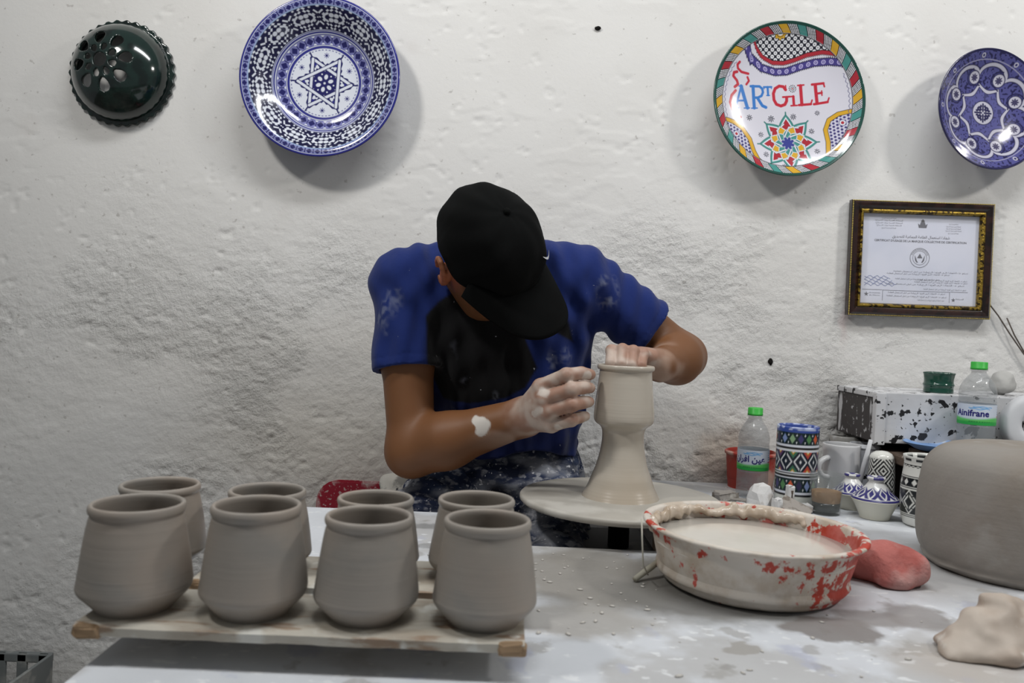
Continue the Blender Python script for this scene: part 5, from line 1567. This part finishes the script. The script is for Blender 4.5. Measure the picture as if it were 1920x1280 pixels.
def body_mesh():
    h = .0027
    lo = np.array([-.36, 1.24, -.02]); hi = np.array([.44, 1.76, .56])
    v = Vol(lo, hi, h)
    # torso and arms
    v.ell(CH, (.138, .092, .135), None, .0); v.ell(BE, (.11, .066, .12), None, .05); v.ell(PE, (.09, .05, .07), None, .05)
    v.cone(NB, S_R, .048, .046, .04); v.cone(NB, S_L, .048, .046, .04)
    M_R = S_R * .55 + E_R * .45; F_R = E_R * .68 + W_R * .32
    v.chain([S_R, M_R, E_R], [.047, .0485, .0415], .02)
    v.chain([E_R, F_R, W_R], [.0455, .0475, .0325], .025)
    M_L = S_L * .55 + E_L * .45; F_L = E_L * .68 + W_L * .32
    v.chain([S_L, M_L, E_L], [.047, .046, .041], .02)
    v.chain([E_L, F_L, W_L], [.044, .047, .0295], .02)
    # neck and head
    v.cone(NB, head_pt(-.035, 0, -.06), .056, .050, .03)
    hd = v.sub_vol(HC - .19, HC + .19)
    hd.ell(HC, (.095, .074, .085), HA)
    hd.ell(head_pt(.038, 0, -.052), (.062, .063, .062), HA, .03)
    hd.ell(head_pt(.062, 0, -.095), (.026, .030, .022), HA, .03)          # chin
    hd.cone(head_pt(-.005, .058, -.075), head_pt(.060, .022, -.098), .014, .014, .02)
    hd.cone(head_pt(-.005, -.058, -.075), head_pt(.060, -.022, -.098), .014, .014, .02)
    hd.cone(head_pt(.088, 0, -.018), head_pt(.112, 0, -.052), .008, .012, .012)   # nose
    hd.ell(head_pt(.103, .013, -.055), (.010, .008, .008), HA, .006); hd.ell(head_pt(.103, -.013, -.055), (.010, .008, .008), HA, .006)
    hd.cone(head_pt(.092, .030, -.006), head_pt(.095, .012, -.004), .006, .007, .01)     # brows
    hd.cone(head_pt(.092, -.030, -.006), head_pt(.095, -.012, -.004), .006, .007, .01)
    hd.ell(head_pt(.082, .031, -.022), (.010, .014, .008), HA, .004); hd.ell(head_pt(.082, -.031, -.022), (.010, .014, .008), HA, .004)   # eyes
    hd.cone(head_pt(.090, .02, -.078), head_pt(.090, -.02, -.078), .0055, .0055, .004)
    hd.cone(head_pt(.088, .017, -.087), head_pt(.088, -.017, -.087), .006, .006, .004)
    for s in (1, -1):                                                     # ears
        pts = [head_pt(.010 + .028 * math.cos(a) * .62 - .004, s * (.086 + .009 * math.sin(a)), -.035 + .034 * math.sin(a)) for a in np.linspace(-1.9, 3.4, 12)]
        hd.chain(pts, [.0048] * 12, .003)
        hd.ell(head_pt(.012, s * .078, -.034), (.017, .008, .028), HA, .006)
    v.merge(hd, .012)
    # right hand (left in the picture): back of the hand to the camera, fingers along the pot
    hand_chains = []
    rh = v.sub_vol(A3(930, 860, 1.26) - .03, A3(1150, 650, 1.44) + .05)
    fing = v.sub_vol(A3(930, 860, 1.26) - .03, A3(1150, 650, 1.44) + .05)
    RH = {'i': [(1013, 724, 1.322), (1062, 703, 1.300), (1090, 699, 1.313), (1107, 702, 1.330)],
          'm': [(1020, 747, 1.310), (1072, 730, 1.291), (1094, 726, 1.309), (1106, 727, 1.328)],
          'r': [(1026, 772, 1.309), (1073, 758, 1.292), (1093, 754, 1.310), (1104, 753, 1.328)],
          'p': [(1034, 797, 1.316), (1071, 787, 1.302), (1087, 782, 1.318), (1097, 780, 1.331)]}
    for kf, q in RH.items():
        P = [A3(*t) for t in q]
        r0 = .0117 if kf != 'p' else .0108
        fing.chain(P, [r0 * 1.04, r0, r0 * .93, r0 * .80], .002)
        fing.ell(P[1], (r0 * 1.08,) * 3, None, .003)
        rh.cone(W_R, P[0], .024, .0130, .016)
    rh.chain([A3(1000, 764, 1.384), A3(1036, 742, 1.374), A3(1068, 728, 1.366), A3(1098, 716, 1.352)], [.016, .014, .012, .009], .008)
    rh.merge(fing, .005)
    v.merge(rh, .016)
    # left hand: comes over the far rim, fingers curled down into the pot
    lh = v.sub_vol(A3(1100, 780, 1.28) - .03, A3(1290, 600, 1.5) + .05)
    fg = v.sub_vol(A3(1100, 780, 1.28) - .03, A3(1290, 600, 1.5) + .05)
    LH = {'i': [(1172, 667, 1.436), (1147, 657, 1.404), (1145, 680, 1.380), (1149, 712, 1.378)],
          'm': [(1189, 664, 1.432), (1167, 655, 1.398), (1165, 682, 1.376), (1168, 722, 1.374)],
          'r': [(1206, 665, 1.430), (1187, 658, 1.396), (1185, 684, 1.376), (1187, 718, 1.375)],
          'p': [(1222, 670, 1.432), (1206, 663, 1.400), (1203, 684, 1.382), (1203, 710, 1.380)]}
    for kf, q in LH.items():
        P = [A3(*t) for t in q]
        r0 = .0102 if kf != 'p' else .0092
        fg.chain(P, [r0 * 1.04, r0, r0 * .93, r0 * .82], .002)
        fg.ell(P[1], (r0 * 1.10,) * 3, None, .003)
        lh.cone(W_L, P[0], .021, .0125, .014)
    lh.chain([A3(1215, 690, 1.448), A3(1180, 694, 1.430), A3(1150, 706, 1.424)], [.013, .0115, .009], .006)
    lh.merge(fg, .005)
    v.merge(lh, .014)
    V, Q = v.mesh()
    V = relax(V, Q, 1, .4)
    # colour: brown skin, hands whitened by slip, pinker knuckles
    n = len(V)
    c = np.tile(np.array(rgb(113, 74, 45)), (n, 1))
    nz = vn3(V[:, 0] * 30 + 20, V[:, 1] * 30, V[:, 2] * 30 + 20, 1)
    nf = vn3(V[:, 0] * 90 + 20, V[:, 1] * 90, V[:, 2] * 90 + 20, 2)
    ear = np.linalg.norm(V - head_pt(.012, .08, -.03), axis=1)
    paint(c, sstep(.05, .02, ear) * .5, rgb(190, 108, 78))
    def proj(a, b): ab = b - a; return (V - a) @ ab / (ab @ ab), np.linalg.norm(V - a - np.clip((V - a) @ ab / (ab @ ab), 0, 1)[:, None] * ab, axis=1)
    for (E_, W_, tip, near) in ((E_R, W_R, A3(1060, 752, 1.31), .13), (E_L, W_L, A3(1175, 670, 1.40), .10)):
        t, dd = proj(E_, W_)
        dw = np.linalg.norm(V - tip, axis=1)
        hand = sstep(near, near - .055, dw + .02 * (nz - .5))
        paint(c, hand * .66, rgb(178, 142, 126))
        st_ = vn3(V[:, 0] * 45 + 20, V[:, 1] * 45, V[:, 2] * 110 + 20, 9)
        paint(c, hand * sstep(.40, .72, nz * .35 + nf * .25 + st_ * .4) * .55, rgb(204, 196, 186))
        m = sstep(.55, .95, t) * (dd < .08) * (1 - hand)
        paint(c, m * sstep(.42, .7, nz) * .55, rgb(190, 166, 150))
    blob = np.linalg.norm((V - A3(905, 803, 1.375)) * np.array([1.15, .8, .8]), axis=1)
    paint(c, sstep(.0155, .012, blob + .016 * (nz - .5) + .012 * (nf - .5)) * .9, rgb(200, 195, 188))
    for (px, py, d, r) in ((1010, 770, 1.31, .014), (1018, 735, 1.30, .010), (1000, 752, 1.33, .012), (1045, 800, 1.30, .010), (1098, 705, 1.31, .010), (860, 848, 1.42, .006), (1268, 590, 1.5, .006)):
        bl = np.linalg.norm(V - A3(px, py, d), axis=1)
        paint(c, sstep(r * 1.15, r * .85, bl + .014 * (nf - .5) + .008 * (nz - .5)) * .6, rgb(214, 210, 202))
    # short dark hair on the scalp
    q = (V - HC); hf, hr, hu = q @ fw, q @ rt, q @ up
    hair = (np.linalg.norm(q, axis=1) < .125) & ((hu > -.012 + .5 * np.maximum(hf, -.02)) | ((hf < -.035) & (hu > -.065))) & (np.abs(hr) < .083)
    paint(c, hair * 1.0, rgb(26, 22, 20))
    for s in (1, -1):
        e = np.linalg.norm(V - head_pt(.091, s * .031, -.022), axis=1)
        paint(c, (e < .009) * 1.0, rgb(30, 20, 16))
    return fast_mesh('body', V - PO, Q, True, c)
m_skin = mat('skin', rough=.5, spec=.4, attr=True, sss=.05, layers=[(60, 4, rgb(112, 70, 46), .5, .8, None, .25)], bump=[(260, 3, .12, .0006), (60, 4, .12, .0012)])
put('body', body_mesh(), m_skin, person)

# --- t-shirt
def hem(S, E, t): return S + (E - S) * t
def shirt_mesh():
    h = .0036
    v = Vol((-.36, 1.36, .04), (.34, 1.80, .58), h)
    v.ell(CH + np.array([0, 0, .01]), (.158, .112, .165), None, 0)
    v.ell(BE, (.148, .112, .160), None, .06)
    v.ell(PE + np.array([0, .0, .06]), (.140, .105, .10), None, .06)
    v.cone(NB + np.array([0, .012, -.012]), S_R, .064, .056, .05); v.cone(NB + np.array([0, .012, -.012]), S_L, .064, .056, .05)
    v.cone(S_R * .75 + CH * .25, BE + np.array([-.04, 0, 0]), .075, .09, .06)
    v.cone(S_L * .75 + CH * .25, BE + np.array([.04, 0, 0]), .075, .09, .06)
    x, y, z = v.coords()
    # fine folds hanging from shoulders and pulled towards the arms
    fold = (.0030 * np.sin(x * 95 + z * 42 + 3 * np.sin(z * 17)) + .0026 * np.sin(z * 80 - x * 55 + 2 * np.sin(x * 21)) + .0026 * np.sin(x * 150 + y * 40 + z * 20))
    v.f += fold.astype(np.float32)
    # collar hole
    nd = nrm(head_pt(-.035, 0, -.06) - NB)
    # sleeves, open at the hem
    for (S, E, t, r0, r1) in ((S_R, E_R, .535, .058, .0665), (S_L, E_L, .63, .0575, .0640)):
        H = hem(S, E, t); ax = nrm(E - S)
        s = v.sub_vol(np.minimum(S, H) - .11, np.maximum(S, H) + .11)
        s.cone(S, H + ax * .06, r0, r1, 0)
        xx, yy, zz = s.coords()
        g = (xx - H[0]) * ax[0] + (yy - H[1]) * ax[1] + (zz - H[2]) * ax[2]
        rip = .0022 * np.sin(zz * 60 + xx * 70) + .0026 * np.sin(xx * 150 - zz * 30 + yy * 30)
        band_ = -.0013 * ((g > -.020) & (g < -.0165)) * -1
        s.f = (s.f + rip + band_).astype(np.float32)
        core = np.full(s.f.shape, 1.0, np.float32)
        tcl = np.maximum(((xx - S[0]) * (E - S)[0] + (yy - S[1]) * (E - S)[1] + (zz - S[2]) * (E - S)[2]) / ((E - S) @ (E - S)), 0)
        dist = np.sqrt((xx - S[0] - tcl * (E - S)[0]) ** 2 + (yy - S[1] - tcl * (E - S)[1]) ** 2 + (zz - S[2] - tcl * (E - S)[2]) ** 2)
        inner = dist - (r1 - .0135)
        s.f = np.maximum(s.f, g).astype(np.float32)
        s.f = np.maximum(s.f, np.where(g > -.035, -inner, -1 - 0 * inner)).astype(np.float32)
        # torso must not fill the sleeve opening
        v.merge(s, .022)
    lowz = A3(950, 850, 1.56)[2]
    v.f = np.maximum(v.f, lowz - z + .012 * np.sin(x * 30)).astype(np.float32)
    V, Q = v.mesh()
    V = relax(V, Q, 2, .5)
    n = len(V)
    c = np.tile(np.array(rgb(23, 40, 98)), (n, 1))
    # black front panel with raglan seams
    Pp = [at(px, py, 1.475) for px, py in [(800, 592), (822, 566), (850, 548), (880, 480), (1000, 480), (1056, 570), (1078, 642), (1040, 622), (985, 636), (1008, 690), (985, 728), (950, 748), (880, 760), (826, 752), (806, 705)]]
    pp2 = [(q.x, q.z) for q in Pp]
    ins = inpoly(V[:, 0], V[:, 2], pp2)
    sd = polyd(V[:, 0], V[:, 2], pp2 + pp2[:1]) * np.where(ins, -1, 1)
    m = np.clip(.5 - sd / .004, 0, 1) * (V[:, 1] < 1.60)
    paint(c, m, rgb(17, 17, 19))
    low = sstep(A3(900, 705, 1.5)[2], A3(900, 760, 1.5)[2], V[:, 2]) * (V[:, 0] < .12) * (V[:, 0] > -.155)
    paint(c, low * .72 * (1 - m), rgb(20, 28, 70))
    n1 = vn3(V[:, 0] * 45 + 30, V[:, 1] * 45, V[:, 2] * 45 + 30, 3); n2 = vn3(V[:, 0] * 130 + 30, V[:, 1] * 130, V[:, 2] * 130 + 30, 4)
    for (px, py, d, r, a) in ((1140, 545, 1.49, .035, .55), (728, 625, 1.47, .012, .9), (725, 590, 1.47, .03, .35), (740, 560, 1.47, .03, .28), (855, 660, 1.48, .022, .35), (1030, 685, 1.49, .03, .5), (870, 703, 1.50, .015, .8),
                              (1062, 668, 1.5, .02, .4), (760, 640, 1.47, .012, .5), (930, 740, 1.5, .012, .4), (850, 760, 1.5, .015, .35), (700, 600, 1.47, .02, .3)):
        e = np.linalg.norm((V - A3(px, py, d)) * np.array([1.2, .5, .8]), axis=1)
        paint(c, sstep(r, r * .3, e + .8 * r * (n2 - .5)) * sstep(.35, .65, n1) * sstep(.25, .6, n2) * a, rgb(150, 156, 172))
    return fast_mesh('t_shirt', V - PO, Q, True, c)
m_shirt = mat('jersey_cloth', rough=.85, spec=.2, attr=True, sheen=.1, layers=[(85, 3, rgb(180, 184, 192), .735, .76, None, .7)], bump=[(900, 2, .15, .0005), (22, 4, .35, .006, (1.6, 1.6, .6))])
put('t_shirt', shirt_mesh(), m_shirt, person)['label'] = 'blue raglan t-shirt with black front panel and clay stains'

# --- jeans
def jeans_mesh():
    h = .0052
    v = Vol((-.36, 1.24, FLOOR), (.30, 1.82, .18), h)
    v.ell(PE + np.array([0, -.012, .025]), (.140, .108, .115), None, 0)
    v.chain([HIP_R, KN_R], [.086, .068], .05); v.chain([HIP_L, KN_L], [.080, .066], .04)
    v.chain([KN_R, AN_R], [.066, .052], .03); v.chain([KN_L, AN_L], [.066, .052], .03)
    x, y, z = v.coords()
    v.f += (.0045 * np.sin(x * 60 + y * 75 + 2.5 * np.sin(z * 30)) + .0035 * np.sin(y * 110 - z * 60 + x * 30)).astype(np.float32)
    V, Q = v.mesh()
    V = relax(V, Q, 2)
    return fast_mesh('jeans', V - PO, Q)
m_denim = mat('clay_stained_denim', rgb(34, 42, 66), .85, .2,
              layers=[(14, 5, rgb(56, 68, 96), .42, .66), (11, 9, rgb(138, 140, 146), .46, .62, (1, 1, 2.2), .8), (48, 9, rgb(176, 177, 182), .53, .64, (1, 1, 1.8), .6), (9, 5, rgb(24, 29, 46), .50, .62, (1, 1, 3), .6), (130, 4, rgb(196, 196, 200), .63, .69, None, .8)], bump=[(500, 2, .2, .0008), (40, 5, .4, .004)])
put('jeans', jeans_mesh(), m_denim, person)['label'] = 'dark jeans smeared with white clay'

# --- white clay-crusted cloth on the right knee (left in the picture)
def cloth_mesh():
    v = Vol((-.34, 1.42, -.22), (-.05, 1.68, .10), .004)
    c0 = A3(745, 925, 1.53)
    v.chain([A3(742, 912, 1.56), A3(748, 935, 1.535), A3(752, 990, 1.52)], [.022, .024, .02], .02)
    v.chain([A3(742, 912, 1.56), A3(790, 905, 1.56), A3(840, 900, 1.57)], [.020, .022, .022], .03)
    x, y, z = v.coords()
    v.f += (.004 * np.sin(x * 90 + z * 70) + .003 * np.sin(z * 120 - y * 80)).astype(np.float32)
    V, Q = v.mesh(); V = relax(V, Q, 2)
    return fast_mesh('apron_cloth', V - PO, Q)
put('apron_cloth', cloth_mesh(), mat('clay_crusted_cloth', rgb(186, 183, 176), .85, .2, layers=[(26, 5, rgb(120, 118, 114), .5, .62), (40, 5, rgb(40, 42, 50), .62, .68)], bump=[(70, 5, .5, .003)]), person)

# --- cap
CA = math.radians(17)                          # the cap sits twisted a little to the person's left
cf = fw * math.cos(CA) - rt * math.sin(CA)
cr = rt * math.cos(CA) + fw * math.sin(CA)
def cap_crown():
    nt, nphi = 40, 96
    V = []
    c0 = HC + up * .014 - fw * .004
    for i in range(nt + 1):
        for k in range(nphi):
            ph = 2 * math.pi * k / nphi
            th = (i / nt) * math.radians(97 + 7 * max(0, math.sin(ph + .5)))
            st, ct = math.sin(th), math.cos(th)
            st2 = math.copysign(abs(st) ** .86, st)
            a = .107 + (.003 if math.cos(ph) > 0 else 0)
            b = .0865
            seam = 1 - .006 * max(0, 1 - abs(((ph / (math.pi / 3) + .5) % 1) - .5) / .04) * min(1, th * 3)
            wr = .0018 * math.sin(ph * 5 + th * 4) * st + .0014 * math.sin(ph * 9 - th * 6) * st
            cp = c0 + (cf * a * math.cos(ph) + cr * b * math.sin(ph)) * st2 * (seam) + up * (.098 * (math.copysign(abs(ct) ** .92, ct)))
            cp = cp + nrm(cp - c0) * wr
            V.append(cp - PO)
    Q = []
    for i in range(nt):
        for k in range(nphi):
            k2 = (k + 1) % nphi
            Q.append((i * nphi + k, (i + 1) * nphi + k, (i + 1) * nphi + k2, i * nphi + k2))
    return fast_mesh('cap', np.array(V), np.array(Q))
m_capcloth = mat('black_cap_cloth', rgb(9, 10, 10), .9, .12, layers=[(12, 3, rgb(13, 14, 14), .4, .7)], bump=[(700, 2, .2, .0006)])
crown = put('cap', cap_crown(), m_capcloth, person)
crown['label'] = 'black baseball cap with white logo'
md = crown.modifiers.new('thick', 'SOLIDIFY'); md.thickness = .002; md.offset = 1
def cap_brim():
    ns, nt = 36, 14
    top, bot = [], []
    c0 = HC + up * .014 - fw * .004
    for i in range(ns + 1):
        s = -1 + 2 * i / ns
        ph = s * math.radians(67)
        for j in range(nt + 1):
            t = j / nt
            base = c0 + cf * .106 * math.cos(ph) + cr * .0865 * math.sin(ph) - up * .006
            out = .088 * (1 - abs(s) ** 4.0) + .004
            cp = base + cf * out * t + cr * (.008 * s * t) - up * (.016 * t * t + .030 * (s * s) * (.35 + .65 * t) - .012)
            top.append(cp - PO); bot.append(cp - up * .0035 - PO)
    n = (ns + 1) * (nt + 1)
    Q = []
    idx = lambda i, j: i * (nt + 1) + j
    for i in range(ns):
        for j in range(nt):
            Q.append((idx(i, j), idx(i, j + 1), idx(i + 1, j + 1), idx(i + 1, j)))
            Q.append((n + idx(i, j), n + idx(i + 1, j), n + idx(i + 1, j + 1), n + idx(i, j + 1)))
    for i in range(ns):
        Q.append((idx(i, nt), n + idx(i, nt), n + idx(i + 1, nt), idx(i + 1, nt)))
        Q.append((idx(i, 0), idx(i + 1, 0), n + idx(i + 1, 0), n + idx(i, 0)))
    for j in range(nt):
        Q.append((idx(0, j), n + idx(0, j), n + idx(0, j + 1), idx(0, j + 1)))
        Q.append((idx(ns, j), idx(ns, j + 1), n + idx(ns, j + 1), n + idx(ns, j)))
    return fast_mesh('brim', np.array(top + bot), np.array(Q))
put('brim', cap_brim(), m_capcloth, crown)
put('button', rough_blob('button', (.0065, .0065, .0065), 1, .05), m_capcloth, crown, tuple(HC + up * .113 - fw * .004 - PO))
# white curved tick logo on the side of the crown (left side of the head)
def logo():
    c0 = HC + up * .014 - fw * .004
    ph0 = -math.radians(33)
    def on(u_, v_):       # u_ along the cap edge (m), v_ up (m)
        ph = ph0 + u_ / .10
        th = math.radians(57) - v_ / .10
        st, ct = math.sin(th), math.cos(th)
        p = c0 + (cf * .110 * math.cos(ph) + cr * .0865 * math.sin(ph)) * st ** .86 + up * .098 * ct ** .92
        return p + nrm(p - c0) * .0058 - PO
    V, Q = [], []
    n = 16
    pts = []
    for i in range(n + 1):
        t = i / n
        x = -.010 + .036 * t
        y = -.004 - .009 * math.sin(min(1, t * 2.2) * math.pi / 2) * (1 - t) * 1.5 + .014 * t * t
        w = .0048 * math.sin(math.pi * min(1, t * 1.9) ** .7 * .5) * (1 - t) ** .75 + .0003
        V += [on(x, y - w), on(x, y + w)]
    for i in range(n): Q.append((2 * i, 2 * i + 2, 2 * i + 3, 2 * i + 1))
    return fast_mesh('logo', np.array(V), np.array(Q))
put('logo', logo(), mat('white_print', rgb(220, 222, 224), .5, .3), crown)['label'] = 'white curved tick logo'

# --- shoes
m_shoe = mat('dusty_shoe', rgb(70, 66, 62), .8, .3, layers=[(20, 4, rgb(150, 146, 140), .5, .65)])
for an in (AN_R, AN_L):
    v = Vol(an + np.array([-.07, -.22, -.095]), an + np.array([.07, .09, .06]), .005)
    v.chain([an + np.array([0, .03, -.055]), an + np.array([0, -.06, -.055]), an + np.array([0, -.15, -.062])], [.038, .044, .036], .03)
    v.cone(an + np.array([0, .0, -.02]), an + np.array([0, .0, .03]), .045, .05, .03)
    x, y, z = v.coords(); v.f = np.maximum(v.f, FLOOR + .001 - z).astype(np.float32)
    V, Q = v.mesh(); put('shoe', fast_mesh('shoe', relax(V, Q, 2) - PO, Q), m_shoe, person)

# ================================================================== red plastic chair behind the potter
m_red = mat('worn_red_plastic', rgb(150, 34, 52), .5, .4, layers=[(18, 9, rgb(190, 168, 166), .50, .60, (1, 1, 1), .7), (140, 5, rgb(200, 184, 180), .56, .66, None, .8)])
k0 = at(592, 905, 1.74)
cx0 = k0.x; cw = .50
chair = empty('plastic_chair', (cx0 + cw / 2, 1.70, FLOOR))
tag(chair, 'worn red plastic chair behind the potter', 'chair')
ztop = at(660, 902, 1.74).z - FLOOR
def panel(name, w, h, z0, rad, th):
    bm = bmesh.new()
    pts = []
    for (sx, sz) in ((1, 1), (-1, 1), (-1, -1), (1, -1)):
        a0 = {(1, 1): 0, (-1, 1): 90, (-1, -1): 180, (1, -1): 270}[(sx, sz)]
        for k in range(7):
            a = math.radians(a0 + 15 * k)
            pts.append((sx * (w / 2 - rad) + rad * math.cos(a), sz * (h / 2 - rad) + rad * math.sin(a)))
    vs = [bm.verts.new((x, 0, z0 + h / 2 + z)) for x, z in pts]
    f = bm.faces.new(vs)
    r = bmesh.ops.extrude_face_region(bm, geom=[f])
    for q in r['geom']:
        if isinstance(q, bmesh.types.BMVert): q.co.y += th
    bmesh.ops.recalc_face_normals(bm, faces=bm.faces[:])
    bmesh.ops.bevel(bm, geom=[e for e in bm.edges if e.calc_face_angle(0) > 1], offset=th * .3, segments=2, affect='EDGES')
    return bm_mesh(name, bm, False)
put('backrest', panel('backrest', cw, .34, ztop - .34, .05, .012), m_red, chair, (0, .045, 0))
put('seat', box_mesh('seat', (-cw / 2 + .02, -.36, ztop - .37), (cw / 2 - .02, .05, ztop - .345), .01), m_red, chair)
for (sx, sy) in ((-1, -.33), (1, -.33), (-1, .04), (1, .04)):
    x = sx * (cw / 2 - .045)
    put('leg', box_mesh('leg', (x - .018, sy - .018, 0), (x + .018, sy + .018, ztop - .365), .004), m_red, chair)
